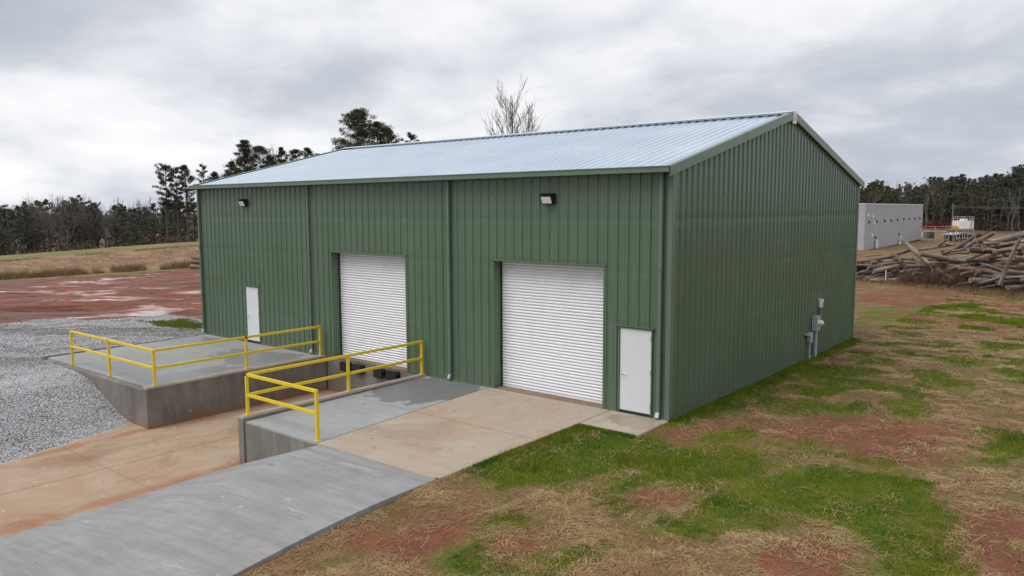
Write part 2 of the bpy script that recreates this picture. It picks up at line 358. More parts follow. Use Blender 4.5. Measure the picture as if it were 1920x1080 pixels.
# ---- ground cover masks (what grows or lies where)
lush_polys = [
 [(850, 893), (960, 838), (1090, 790), (1150, 803), (1192, 818), (1225, 842), (1180, 868), (1130, 880), (1080, 900), (1000, 918), (925, 925)],
 [(1180, 868), (1260, 848), (1350, 850), (1410, 870), (1380, 900), (1300, 905), (1220, 908), (1180, 890)],
 [(1300, 945), (1420, 905), (1520, 890), (1640, 890), (1720, 925), (1745, 965), (1700, 990), (1600, 985), (1480, 965), (1380, 985), (1300, 975)],
 [(1590, 985), (1700, 985), (1745, 1060), (1740, 1085), (1660, 1085), (1610, 1030)],
 [(1255, 800), (1420, 715), (1500, 675), (1590, 628), (1625, 634), (1560, 660), (1450, 720), (1330, 780), (1262, 805)],
 [(1580, 665), (1650, 640), (1720, 650), (1700, 680), (1620, 690)],
 [(1690, 700), (1760, 690), (1800, 712), (1850, 728), (1760, 730), (1700, 722)], [(1606, 578), (1690, 570), (1770, 588), (1730, 628), (1608, 628)], [(1780, 590), (1880, 585), (1960, 605), (1850, 615)], [(1820, 640), (1960, 632), (1960, 655), (1850, 660)], [(1300, 830), (1380, 815), (1400, 832), (1330, 845)], [(1120, 905), (1200, 890), (1210, 905), (1140, 915)], [(1000, 1040), (1060, 1030), (1070, 1050), (1010, 1060)], [(930, 975), (990, 965), (1000, 985), (940, 990)],
 [(1740, 672), (1800, 660), (1860, 680), (1800, 694)],
 [(1640, 762), (1720, 755), (1760, 775), (1690, 785)], [(1540, 770), (1600, 760), (1620, 778), (1560, 786)],
 [(1460, 768), (1520, 752), (1530, 772), (1480, 782)], [(1840, 845), (1920, 835), (1960, 860), (1860, 868)],
 [(1860, 695), (1940, 680), (1960, 720), (1880, 722)], [(1260, 905), (1360, 895), (1330, 915), (1270, 918)],
 [(1210, 975), (1290, 965), (1330, 985), (1240, 992)], [(870, 1025), (910, 1020), (905, 1050), (872, 1050)],
 [(1100, 925), (1130, 918), (1130, 940), (1105, 942)], [(1560, 700), (1620, 690), (1640, 702), (1580, 715)],
 [(1480, 735), (1560, 720), (1580, 735), (1500, 748)], [(270, 602), (340, 600), (378, 610), (372, 620), (300, 612)]]
soil_polys = [
 [(1070, 930), (1200, 905), (1320, 920), (1420, 925), (1400, 950), (1260, 945), (1130, 955)],
 [(1440, 800), (1500, 790), (1550, 805), (1530, 825), (1460, 820)], [(1570, 850), (1680, 842), (1790, 855), (1780, 880), (1650, 880)],
 [(1360, 1030), (1440, 1010), (1490, 1040), (1470, 1085), (1370, 1085)], [(1780, 1050), (1920, 1040), (1960, 1090), (1790, 1090)],
 [(590, 1000), (680, 975), (690, 1010), (620, 1030)], [(1520, 670), (1590, 660), (1640, 675), (1600, 690), (1530, 688)],
 [(1250, 820), (1330, 800), (1400, 800), (1380, 830), (1270, 845)], [(1390, 870), (1470, 865), (1460, 905), (1400, 905)],
 [(1610, 545), (1700, 540), (1900, 548), (1960, 580), (1800, 590), (1610, 570)], [(1800, 600), (1960, 590), (1960, 640), (1820, 630)]]
lushW = [ground_poly(q) for q in lush_polys]; soilW = [ground_poly(q) for q in soil_polys]
def masks(X, Y):
    jx = (fbm(X*0.9, Y*0.9, 4, 1)-0.5)*1.3; jy = (fbm(X*0.9, Y*0.9, 4, 5)-0.5)*1.3
    a = X+jx; b = Y+jy
    lush = np.zeros(X.shape); soil = np.zeros(X.shape)
    for q in lushW: lush = np.maximum(lush, sst(-0.75, 0.45, poly_sd(a, b, q)))
    for q in soilW: soil = np.maximum(soil, sst(-0.3, 0.35, poly_sd(a, b, q)))
    rnd = fbm(X*0.35, Y*0.35, 4, 9)
    farw = sst(4, 14, Y)*(X > -8); brk = sst(0.38, 0.60, fbm(X*0.8, Y*1.3, 5, 131)); lush = lush*(1-farw*(1-0.15-0.75*brk)); soil = soil*(1-farw*(1-0.2-0.8*sst(0.36, 0.58, fbm(X*0.5, Y*0.9, 5, 137))))
    yard = (X > -1.7)
    lush = np.where(yard, np.maximum(lush, 0.85*sst(0.50, 0.70, fbm(X*0.55, Y*0.55, 5, 21))*np.where(Y > 1.0, 1, 0.55)), lush)
    soil = np.where(yard, np.maximum(soil, 0.75*sst(0.56, 0.70, rnd)), soil)*(1-lush)
    far = yard & (Y > 22)
    soil = np.where(far, np.maximum(soil, sst(0.42, 0.60, fbm(X*0.12, Y*0.3, 4, 31))), soil)
    # left side: gravel yard, then red mud, then bank
    gl = -31.5+(fbm(X*0.3, Y*0.3, 3, 41)-0.5)*5+np.clip(Y, -2, 6)*1.2
    gravel = (X < -12.0)*sst(-0.7, 0.9, X-gl)*(Y < 9)*(1-sst(0.6, 2.2, Y+(X+22)*0.2))
    gravel = np.where((X < -12) & (Y < -6), sst(-0.7, 0.9, X-gl), gravel)
    mud = sst(-16, -24, X+np.maximum(0, Y-4)*0.35+(fbm(X*0.2, Y*0.2, 3, 45)-0.5)*6)*(1-gravel)*sst(-68.5, -65, X+(fbm(X*0.2, Y*0.2, 3, 47)-0.5)*5)
    lf = np.where(X < -15, lush, 0); gravel = gravel*(1-lf); mud = mud*(1-lf)
    return lush, soil, gravel, mud
lush, soil, gravel, mud = masks(GX, GY)
UX, UY = GX*0.766+GY*0.643, -GX*0.643+GY*0.766
rut = (fbm(UX*0.09, UY*0.75, 5, 51)-0.5)*0.50+(fbm(GX*1.1, GY*1.1, 4, 57)-0.5)*0.16
bumps = (fbm(GX*0.8, GY*0.8, 5, 61)-0.5)*0.09+(fbm(GX*3, GY*3, 3, 71)-0.5)*0.035
edge = sst(0.1, 1.2, np.minimum(np.abs(GX-0.05)+np.where((GY > -1.6) & (GY < 15.4), 0, 9), np.where(GY < -1.4, np.abs(GX+1.6), 9)))
Z = Z0+np.where(free, mud*rut+(1-mud)*(1-gravel)*bumps*np.where(GX > -2, edge, 1)*(np.abs(GX) < 130)+gravel*(fbm(GX*1.2, GY*1.2, 4, 81)-0.5)*0.10, 0)
nx, ny = len(gx), len(gy)
idx = np.arange(nx*ny).reshape(nx, ny)
quads = np.stack([idx[:-1, :-1], idx[1:, :-1], idx[1:, 1:], idx[:-1, 1:]], -1).reshape(-1, 4)
def gz(x, y):                             # height of the finished ground
    x = np.asarray(x, float); y = np.asarray(y, float)
    i = np.clip(np.searchsorted(gx, x)-1, 0, nx-2); j = np.clip(np.searchsorted(gy, y)-1, 0, ny-2)
    u = np.clip((x-gx[i])/(gx[i+1]-gx[i]), 0, 1); v = np.clip((y-gy[j])/(gy[j+1]-gy[j]), 0, 1)
    return (Z[i, j]*(1-u)+Z[i+1, j]*u)*(1-v)+(Z[i, j+1]*(1-u)+Z[i+1, j+1]*u)*v
def gmask(A, x, y):
    i = np.clip(np.searchsorted(gx, x)-1, 0, nx-1); j = np.clip(np.searchsorted(gy, y)-1, 0, ny-1); return A[i, j]
bankm = sst(-69.8, -70.6, GX)*(1-sst(-79.5, -82.0, GX+(fbm(GX*0.2, GY*0.2, 3, 141)-0.5)*5))*(GY > -40)
litterm = np.maximum(sst(-108, -116, GX), sst(185, 200, GY+GX*0.2))
fieldm = sst(-79.5, -82, GX+(fbm(GX*0.2, GY*0.2, 3, 141)-0.5)*5)+sst(-66.5, -68, GX)*(1-sst(-70, -70.5, GX))
def m_ground():
    k = NT('ground_soil')
    aL, aS, aG, aM, aB, aF, aW = [k.attr(q) for q in ('lush', 'soil', 'gravel', 'mud', 'bank', 'field', 'litter')]
    n1 = k.noise(1.1, 6, 0.6); n2 = k.noise(6, 6, 0.65); n3 = k.noise(28, 5, 0.7); n4 = k.noise(0.25, 4)
    st = k.noise(14, 6, 0.7, v=k.vec((1, 0.35, 1), (0, 0, 0.6)), dist=1.5)
    straw = k.mix(k.mr(st, 0.35, 0.65), (0.105, 0.056, 0.030), (0.33, 0.22, 0.11))
    straw = k.mix(k.mr(n1, 0.4, 0.65, 0, 0.8), straw, (0.145, 0.055, 0.030))
    straw = k.mix(k.mr(k.ma('ADD', k.ma('MULTIPLY', n2, 0.5), k.ma('MULTIPLY', k.noise(0.6, 5, 0.6, v=k.vec(loc=(7, 3, 0))), 0.5)), 0.47, 0.60, 0, 0.75), straw, (0.10, 0.105, 0.016))
    red = k.mix(k.mr(n2, 0.3, 0.7), (0.155, 0.050, 0.027), (0.30, 0.108, 0.062))
    red = k.mix(k.mr(n1, 0.45, 0.62, 0, 0.65), red, (0.135, 0.062, 0.038)); red = k.mix(k.mr(n3, 0.45, 0.7, 0, 0.7), red, (0.075, 0.032, 0.02))
    gr = k.mix(k.mr(n3, 0.35, 0.65), (0.036, 0.074, 0.006), (0.090, 0.140, 0.008))
    gr = k.mix(k.mr(n1, 0.42, 0.62, 0, 0.7), gr, (0.15, 0.15, 0.009))
    nsum = k.ma('ADD', k.ma('SUBTRACT', n2, 0.5), k.ma('ADD', k.ma('SUBTRACT', n1, 0.5), k.ma('MULTIPLY', k.ma('SUBTRACT', n4, 0.5), 0.8)))
    def th(a, lo=0.30, hi=0.70, amp=0.9): return k.mr(k.ma('ADD', a, k.ma('MULTIPLY', nsum, amp)), lo, hi)
    col = k.mix(th(aS), straw, red); col = k.mix(th(aL, 0.12, 0.85, amp=1.1), col, gr)
    # bank: dry orange-brown; field: green
    bk = k.mix(k.mr(k.noise(0.7, 6, 0.7), 0.35, 0.65), (0.17, 0.11, 0.065), (0.38, 0.235, 0.135)); bk = k.mix(k.mr(k.noise(2.5, 6, 0.75), 0.45, 0.65, 0, 0.8), bk, (0.13, 0.095, 0.06)); bk = k.mix(k.mr(n4, 0.5, 0.65, 0, 0.6), bk, (0.33, 0.25, 0.15))
    col = k.mix(th(aB), col, bk)
    fl = k.mix(k.mr(n4, 0.35, 0.65), (0.15, 0.150, 0.040), (0.25, 0.205, 0.095)); fl = k.mix(k.mr(n1, 0.45, 0.7, 0, 0.6), fl, (0.15, 0.115, 0.055))
    col = k.mix(th(aF), col, fl); col = k.mix(aW, col, k.mix(k.mr(n1, 0.35, 0.65), (0.06, 0.042, 0.032), (0.12, 0.085, 0.06)))
    # red mud with wheel tracks and standing water
    rv = k.vrot(R(40), (0.16, 0.75, 1))
    r1 = k.noise(1.0, 8, 0.68, v=rv, dist=0.9)
    md = k.mix(k.mr(r1, 0.3, 0.7), (0.150, 0.050, 0.032), (0.45, 0.180, 0.115)); md = k.mix(k.mr(n2, 0.5, 0.65, 0, 0.5), md, (0.10, 0.036, 0.027)); md = k.mix(k.mr(k.noise(1.0, 6, 0.7, v=k.vrot(R(44), (0.45, 2.6, 1)), dist=1.2), 0.51, 0.60, 0, 0.75), md, (0.070, 0.027, 0.021))
    md = k.mix(k.mr(n4, 0.50, 0.64, 0, 0.5), md, (0.25, 0.13, 0.085))
    tm = th(aM, 0.35, 0.65, amp=0.5); col = k.mix(tm, col, md)
    pud = k.ma('MULTIPLY', k.mr(k.noise(1.0, 4, 0.5, v=k.vrot(R(38), (0.13, 0.42, 1), loc=(4.2, 1.3, 0)), dist=1.1), 0.565, 0.60), k.ma('MULTIPLY', tm, k.mr(k.noise(0.16, 4, 0.6, v=k.vec(loc=(3, 5, 0))), 0.46, 0.56)))
    wetm = k.ma('MULTIPLY', k.mr(k.noise(1.0, 5, 0.6, v=k.vrot(R(38), (0.10, 0.45, 1), loc=(4.2, 1.3, 0))), 0.46, 0.58), tm)
    col = k.mix(k.ma('MULTIPLY', wetm, 0.45), col, (0.13, 0.04, 0.03))
    col = k.mix(pud, col, (0.36, 0.19, 0.15))
    vo = k.n('ShaderNodeTexVoronoi'); vo.inputs['Scale'].default_value = 19; k.l(k.pos, vo.inputs['Vector'])
    gs = k.n('ShaderNodeSeparateColor'); k.l(vo.outputs['Color'], gs.inputs[0])
    gv = k.mix(gs.outputs[0], (0.15, 0.15, 0.157), (0.42, 0.42, 0.44)); gv = k.mix(k.mr(vo.outputs['Distance'], 0.3, 0.7, 0, 0.8), gv, (0.05, 0.045, 0.045))
    trk = k.noise(1.0, 5, 0.6, v=k.vrot(R(32), (0.12, 0.9, 1)))
    gv = k.mix(k.mr(trk, 0.48, 0.62, 0, 0.75), gv, (0.12, 0.085, 0.075))
    gv = k.mix(k.mr(k.noise(0.5, 5), 0.55, 0.75, 0, 0.5), gv, (0.13, 0.10, 0.09))
    tg = th(aG, 0.4, 0.6, amp=0.4); col = k.mix(tg, col, gv)
    rg = k.mix(wetm, (0.9,)*3, (0.42,)*3); rg = k.mix(pud, rg, (0.04,)*3)
    h = k.mix(tg, k.ma('ADD', k.ma('MULTIPLY', n2, 0.6), k.ma('MULTIPLY', n3, 0.6)), k.ma('SUBTRACT', 1.0, vo.outputs['Distance']))
    h = k.mix(tm, h, k.ma('ADD', k.ma('MULTIPLY', r1, 3.5), k.ma('MULTIPLY', n2, 2.0)))
    k.bump(h, k.ma('MULTIPLY', k.mr(tm, 0, 1, 0.05, 0.14), k.mr(pud, 0, 1, 1, 0)), k.mr(pud, 0, 1, 0.85, 0.0))
    MAT['ground'] = k.fin(col, rg, 0, k.mr(pud, 0, 1, 0.25, 0.6))
m_ground()
ground = tri_mesh('ground', np.stack([GX, GY, Z], -1).reshape(-1, 3), quads, 'ground')
for nm, A in (('lush', lush), ('soil', soil), ('gravel', gravel), ('mud', mud), ('bank', bankm), ('field', fieldm), ('litter', litterm)):
    at = ground.data.attributes.new(nm, 'FLOAT', 'POINT'); at.data.foreach_set('value', A.astype(np.float32).ravel())
ground.data.polygons.foreach_set('use_smooth', [True]*len(ground.data.polygons))
struct(ground)

# ------------------------------------------------------------------ concrete yard
def slab(name, pts, th, mat, label, bevel=0.012):
    mb = MB(); n = len(pts)
    mb.poly(pts); mb.poly([(x, y, z-th) for x, y, z in reversed(pts)])
    for i in range(n): a, b = pts[i], pts[(i+1) % n]; mb.quad(a, (a[0], a[1], a[2]-th), (b[0], b[1], b[2]-th), b)
    return struct(mb.build(name, mat, None, bevel), label)
slab('dock_slab', [(-21.25, -6.1, -0.09), (-13.61, -6.1, -0.09), (-13.61, -0.02, -0.03), (-21.25, -0.02, -0.03)], 0.2, 'slab_grey_left', 'grey concrete dock slab with damp patches left of the truck pit')
JY = -3.15
slab('dock_slab', [(-8.24, JY+0.006, -0.06), (-5.60, JY+0.006, -0.055), (-5.76, -0.02, -0.02), (-8.24, -0.02, -0.02)], 0.2, 'slab_grey_right', 'grey concrete slab with a dark wet patch against the green wall')
slab('dock_slab', [(-8.24, -6.33, -0.09), (-5.40, -6.33, -0.085), (-5.60, JY-0.006, -0.055), (-8.24, JY-0.006, -0.06)], 0.2, 'slab_grey_right', 'dry pale grey concrete slab inside the short yellow railing')
slab('pavement', [(-5.588, JY+0.006, -0.055), (-1.615, JY+0.006, -0.05), (-1.615, -0.02, -0.015), (-5.748, -0.02, -0.02)], 0.2, 'slab_tan', 'tan stained concrete slab directly before the wide roll-up door')
slab('pavement', [(-5.388, -6.33, -0.085), (-1.615, -6.33, -0.075), (-1.615, JY-0.006, -0.05), (-5.588, JY-0.006, -0.055)], 0.2, 'slab_tan', 'tan stained concrete slab between the wet grass and the grey ramp')
slab('pavement', [(-1.603, -1.5, -0.03), (0.03, -1.5, -0.03), (0.03, -0.02, -0.012), (-1.603, -0.02, -0.012)], 0.2, 'slab_apron', 'small tan concrete landing under the near white door')
# ramp: a warped concrete sheet with a real edge
def ramp():
    ys = np.concatenate([[-6.345], np.linspace(-6.6, -13, 27), np.linspace(-13.5, -30, 20)]); us = np.linspace(0, 1, 33)
    V = []; T = []
    for y in ys:
        f = float(sst(0, 1, np.clip((-6.35-y)/5.5, 0, 1))); xl = RAMP_L0+(RAMP_L1-RAMP_L0)*f
        for u in us: x = xl+(-1.62-xl)*u; V.append((x, y, float(z_ramp(np.array(x), np.array(y)))+0.004))
    n = len(us); m = len(ys)
    for i in range(m-1):
        for j in range(n-1): a = i*n+j; T.append((a, a+n, a+n+1, a+1))
    k = len(V); V += [(x, y, z-0.18) for x, y, z in V[:]]
    T += [tuple(k+q for q in reversed(t)) for t in T[:]]
    for i in range(m-1):
        a = i*n+n-1; T.append((a, a+n, a+n+k, a+k)); a = i*n; T.append((a+n, a, a+k, a+n+k))
    for j in range(n-1): T.append((j, j+1, j+1+k, j+k))
    mb = MB(); mb.v = V; mb.f = T; mb.mi = [0]*len(T)
    o = mb.build('ramp', 'ramp', None, smooth=False); struct(o, 'broad grey broom-finished concrete ramp in the foreground')
ramp()
pit = [(-13.29, -8.0, -1.2), (-8.1, -8.0, -1.2)]
def floor_slab(x0, x1, y0, y1, lb): return slab('truck_pit_floor', [(x0, y0, -1.2), (x1, y0, -1.2), (x1, y1, -1.2), (x0, y1, -1.2)], 0.15, 'pit_floor', lb, 0.008)
floor_slab(-14.6, -10.753, -8.609, -0.002, 'tan clay-stained concrete floor panel in the truck pit below the far wall')
floor_slab(-10.747, -8.0, -8.609, -0.002, 'tan clay-stained concrete floor panel in the truck pit below the near wall')
floor_slab(-14.6, -10.753, -30, -8.615, 'sandy tan concrete panel beside the gravel bank')
floor_slab(-10.747, -7.4, -30, -8.615, 'sandy tan concrete panel beside the grey ramp')

# retaining walls of the dock
def dock_wall(label, x0, x1, y0, y1, z0, z1, cap=True, ch=0.022):
    t = empty('retaining_wall', ((x0+x1)/2, (y0+y1)/2, z0)); inv = Matrix.Translation((-(x0+x1)/2, -(y0+y1)/2, -z0))
    a = MB(); a.box(x0, x1, y0, y1, z0, z1-(0.05 if cap else 0)); o = a.build('wall', 'wall_concrete', t, 0.012); o.data.transform(inv)
    if cap:
        b = MB(); x2, y2 = x0+ch, y0+ch
        b.hexa([(x0, y0, z1-0.05), (x1, y0, z1-0.05), (x1, y1, z1-0.05), (x0, y1, z1-0.05), (x0+ch, y0+ch, z1), (x1-ch, y0+ch, z1), (x1-ch, y1, z1), (x0+ch, y1, z1)])
        c = b.build('coping', 'wall_cap', t); c.data.transform(inv)
    return tag(t, label, 'retaining wall')
dock_wall('long stained concrete wall along the far side of the truck pit, carrying the longer railing', -13.58, -13.29, -6.38, -0.03, -1.42, 0.02)
dock_wall('concrete wall along the near side of the truck pit, carrying the short railing', -8.50, -8.255, -6.38, -0.03, -1.42, 0.03)
dock_wall('low concrete wall half buried by the gravel bank under the far railing', -20.9, -13.592, -6.36, -6.112, -1.6, -0.10, cap=False)
dock_wall('triangular concrete wall face beneath the short railing at the ramp', -8.243, -5.30, -6.34, -6.13, -1.42, -0.115, cap=False)
dock_wall('concrete dock face with rubber bumpers below the far roll-up door', -13.27, -8.52, -0.028, 0.33, -1.42, -0.035, cap=False)

# ------------------------------------------------------------------ the warehouse
L, D, H = 21.45, 15.3, 6.05
RIDGE = 7.94
bld = empty('metal_warehouse', (-L/2, D/2, 0)); bo = Vector((-L/2, D/2, 0))
tag(bld, 'large green ribbed metal warehouse with pale metal gable roof', 'warehouse')
def part(mb, name, mats, bevel=0.0, par=None):
    o = mb.build(name, mats, par or bld, bevel)
    if par is None: o.data.transform(Matrix.Translation(-bo))
    else: o.data.transform(Matrix.Translation(-bo))
    return o
openF = [(-12.86, -9.17, -0.2, 3.66), (-5.52, -1.86, -0.2, 3.66), (-18.29, -17.35, -0.2, 2.19), (-1.40, -0.44, -0.2, 2.19)]
PITCHW = 0.3048
PROF = [(0, 0), (0.038, 0), (0.046, 0.005), (0.058, 0.005), (0.066, 0), (0.112, 0), (0.134, 0.034), (0.171, 0.034), (0.193, 0), (0.239, 0), (0.247, 0.005), (0.259, 0.005), (0.267, 0), (0.3048, 0)]
def prof_at(u):
    u = u % PITCHW; us = [a for a, b in PROF]; hs = [b for a, b in PROF]; return float(np.interp(u, us, hs))
def prof_breaks(u0, u1):
    r = {round(u0, 5), round(u1, 5)}; k = math.floor(u0/PITCHW)-1
    while k*PITCHW < u1:
        for a, b in PROF[1:]:
            q = k*PITCHW+a
            if u0 < q < u1: r.add(round(q, 5))
        k += 1
    return r
def zcut(z0, z1, cuts):
    seg = [(z0, z1)]
    for a, b in cuts:
        ns = []
        for s0, s1 in seg:
            if b <= s0 or a >= s1: ns.append((s0, s1)); continue
            if a > s0: ns.append((s0, a))
            if b < s1: ns.append((b, s1))
        seg = ns
    return seg
def front_panels():
    w = 3*PITCHW; n = math.ceil(L/w)
    for i in range(n):
        u0, u1 = i*w, min((i+1)*w, L); br = prof_breaks(u0, u1)
        for (a, b, c, d) in openF:
            for q in (a+L, b+L):
                if u0 < q < u1: br.add(round(q, 5))
        br = sorted(br); mb = MB()
        for a, b in zip(br[:-1], br[1:]):
            mid = (a+b)/2-L
            cuts = [(c, d) for (x0, x1, c, d) in openF if x0 < mid < x1]
            ya, yb = -prof_at(a+1e-6)-0.001*(i % 2), -prof_at(b-1e-6)-0.001*(i % 2)
            for z0, z1 in zcut(0.0, H, cuts): mb.quad((a-L, ya, z0), (b-L, yb, z0), (b-L, yb, z1), (a-L, ya, z1))
        if mb.v: part(mb, 'wall_panel', 'green')
front_panels()
def ztop(y): return H+(RIDGE-H)*(1-abs(y-D/2)/(D/2))
def gable_panels(xface, sgn):
    w = 3*PITCHW; n = math.ceil(D/w)
    for i in range(n):
        u0, u1 = i*w, min((i+1)*w, D); br = prof_breaks(u0, u1)
        if u0 < D/2 < u1: br.add(D/2)
        br = sorted(br); mb = MB()
        for a, b in zip(br[:-1], br[1:]):
            xa, xb = xface+sgn*(prof_at(a+1e-6)+0.001*(i % 2)), xface+sgn*(prof_at(b-1e-6)+0.001*(i % 2))
            mb.quad((xa, a, 0), (xb, b, 0), (xb, b, ztop(b)), (xa, a, ztop(a)))
        part(mb, 'wall_panel', 'green')
gable_panels(0.0, 1); gable_panels(-L, -1)
mb = MB(); mb.box(-L, 0, D-0.02, D, 0, H); part(mb, 'wall', 'green')
# dark inside so openings never show daylight
mb = MB(); mb.box(-L+0.4, -0.4, 0.42, D-0.3, 0.0, H-0.1); part(mb, 'interior', 'dark')
# roof sheets, front and rear slope
OH = 0.22
def roof_panels(front):
    w = 3*PITCHW; x0 = -L-0.08; Lr = L+0.16; n = math.ceil(Lr/w); sl = (RIDGE-H)/(D/2); ln = math.hypot(1, sl)
    for i in range(n):
        u0, u1 = i*w, min((i+1)*w, Lr); br = sorted(prof_breaks(u0, u1)); mb = MB()
        for a, b in zip(br[:-1], br[1:]):
            for q in (0,):
                pa, pb = prof_at(a+1e-6)+0.0012*(i % 2), prof_at(b-1e-6)+0.0012*(i % 2)
                def P(u, h, y):
                    nyv = -sl/ln*h; nzv = h/ln
                    yy = y if front else D-y; z = H+0.06+(y)*sl
                    return (x0+u, (yy+nyv) if front else (yy-nyv), z+nzv)
                e = -OH; r_ = D/2-0.03
                if front: mb.quad(P(a, pa, e), P(b, pb, e), P(b, pb, r_), P(a, pa, r_))
                else: mb.quad(P(b, pb, e), P(a, pa, e), P(a, pa, r_), P(b, pb, r_))
        part(mb, 'roof_panel', 'roof')
roof_panels(True); roof_panels(False)
sl = (RIDGE-H)/(D/2)
# rib closures seen as dark ends at the eave, and the ridge cap
mb = MB(); mb.box(-L-0.05, 0.05, -OH+0.012, -OH+0.03, H-0.06, H+0.045+(-OH)*sl+0.043); part(mb, 'closure_strip', 'dark')
mb = MB(); mb.box(-L-0.05, 0.05, D/2-0.20, D/2+0.20, RIDGE-0.05, RIDGE+0.055); part(mb, 'ridge_closure', 'dark')
mb = MB()
for s in (-1, 1):
    y0, y1 = D/2, D/2+s*0.24; z0, z1 = RIDGE+0.165, RIDGE+0.165-0.24*sl
    mb.hexa([(-L-0.1, y0, z0-0.012), (0.12, y0, z0-0.012), (0.12, y1, z1-0.012), (-L-0.1, y1, z1-0.012), (-L-0.1, y0, z0), (0.12, y0, z0), (0.12, y1, z1), (-L-0.1, y1, z1)])
part(mb, 'ridge_cap', 'roof')
# gutter along the front eave
mb = MB(); g0, g1 = -L-0.13, 0.10
mb.box(g0, g1, -OH-0.145, -OH-0.13, H-0.09, H+0.055); mb.box(g0, g1, -OH-0.13, -0.04, H-0.09, H-0.075); mb.box(g0, g1, -OH-0.16, -OH-0.145, H+0.03, H+0.055)
mb.box(g0, g0+0.015, -OH-0.13, -0.04, H-0.075, H+0.045); mb.box(g1-0.015, g1, -OH-0.13, -0.04, H-0.075, H+0.045)
part(mb, 'gutter', 'green_trim')
mb = MB(); mb.box(g0, g1, D+OH, D+OH+0.13, H-0.09, H+0.05); part(mb, 'gutter', 'green_trim')
# rake trim on both gables, in lapped lengths
def rake(x, sgn):
    for front in (True, False):
        for q in range(2):
            a, b = ((-OH-0.12, D/4+0.2), (D/4+0.2, D/2-0.10))[q]; off = 0.004*q
            mb = MB()
            Y = lambda y: y if front else D-y
            zt = lambda y: H+0.135+y*sl
            xo = x+sgn*(0.135+off); xi = x-sgn*0.02
            pts = []
            for (xx, zz) in ((xi, 0.0), (xo, 0.0), (xo, -0.235-off), (xo-sgn*0.02, -0.235-off), (xo-sgn*0.02, -0.02), (xi, -0.02)): pts.append((xx, zz))
            m = len(pts)
            A = [(xx, Y(a), zt(a)+zz+off) for xx, zz in pts]; B = [(xx, Y(b), zt(b)+zz+off) for xx, zz in pts]
            mb.poly(A); mb.poly(B[::-1])
            for i in range(m): mb.quad(A[i], A[(i+1) % m], B[(i+1) % m], B[i])
            # bottom return towards the wall
            mb.quad((xo-sgn*0.021, Y(a), zt(a)-0.233), (x+sgn*0.036, Y(a), zt(a)-0.215), (x+sgn*0.036, Y(b), zt(b)-0.215), (xo-sgn*0.021, Y(b), zt(b)-0.233))
            part(mb, 'rake_trim', 'green_trim')
    mb = MB(); xo = x+sgn*0.10
    pk = [(-0.14, -0.24), (0.14, -0.24), (0.15, 0.08), (0, 0.155), (-0.15, 0.08)]
    A = [(xo, D/2+a, RIDGE+b) for a, b in pk]; B = [(xo+sgn*0.05, D/2+a, RIDGE+b) for a, b in pk]
    mb.poly(A); mb.poly(B[::-1])
    for i in range(5): mb.quad(A[i], A[(i+1) % 5], B[(i+1) % 5], B[i])
    o = part(mb, 'peak_box', 'white_tank'); o['label'] = 'pale moulded peak box at the gable top'
    mb = MB()
    for j in range(3): mb.box(min(xo+sgn*0.05, xo+sgn*0.056), max(xo+sgn*0.05, xo+sgn*0.056), D/2-0.07, D/2+0.07, RIDGE-0.13+j*0.07, RIDGE-0.105+j*0.07)
    mb2 = part(mb, 'louvre', 'grey_box', par=None)
rake(0.0, 1); rake(-L, -1)
# corner trim
for (cx, sx) in ((0.0, 1), (-L, -1)):
    mb = MB()
    mb.box(min(cx-sx*0.085, cx+sx*0.04), max(cx-sx*0.085, cx+sx*0.04), -0.042, -0.034, 0, H-0.08)
    mb.box(min(cx+sx*0.036, cx+sx*0.044), max(cx+sx*0.036, cx+sx*0.044), -0.036, 0.11, 0, H+0.02)
    part(mb, 'corner_trim', 'green_trim')
mb = MB(); mb.box(-0.0, 0.044, D-0.10, D+0.04, 0, H-0.05); part(mb, 'corner_trim', 'green_trim')
# base trim, lighter flange line at slab
for a, b in ((-L, -18.32), (-17.32, -12.9), (-9.13, -5.56), (-1.82, -1.44), (-0.40, 0)):
    mb = MB(); mb.box(a, b, -0.045, -0.002, -0.012, 0.008); part(mb, 'base_trim', 'green_trim')
mb = MB(); mb.box(0.002, 0.045, 0.1, D, -0.012, 0.008); part(mb, 'base_trim', 'green_trim')
mb = MB(); mb.box(-L+0.02, -0.012, 0.34, D-0.03, -0.30, -0.02); mb.box(-0.3, -0.013, 0.03, 0.33, -0.30, -0.02); part(mb, 'foundation', 'wall_concrete')
# screws: rows along the girts
mb = MB()
for z in (0.35, 2.25, 3.55, 4.85, 5.85):
    for i in range(int(L/PITCHW)):
        x = -L+i*PITCHW+0.215
        if any(a-0.05 < x < b+0.05 and c < z < d+0.03 for a, b, c, d in openF): continue
        mb.box(x-0.008, x+0.008, -0.008, 0.0, z-0.008, z+0.008)
o = part(mb, 'screw', 'dark'); o['kind'] = 'stuff'
mb = MB()
for z in (0.35, 2.25, 3.55, 4.85, 5.85):
    for i in range(int(D/PITCHW)):
        y = i*PITCHW+0.215; mb.box(0.0, 0.008, y-0.008, y+0.008, z-0.008, z+0.008)
o = part(mb, 'screw', 'dark'); o['kind'] = 'stuff'
mb = MB()
for q in range(6):
    for i in range(int(L/PITCHW)):
        if (i+q) % 2: continue
        x = -L+i*PITCHW+0.07; y = 0.1+q*1.45; z = H+0.06+y*sl
        mb.box(x-0.012, x+0.012, y-0.012, y+0.012, z, z+0.016)
o = part(mb, 'roof_screw', 'dark'); o['kind'] = 'stuff'
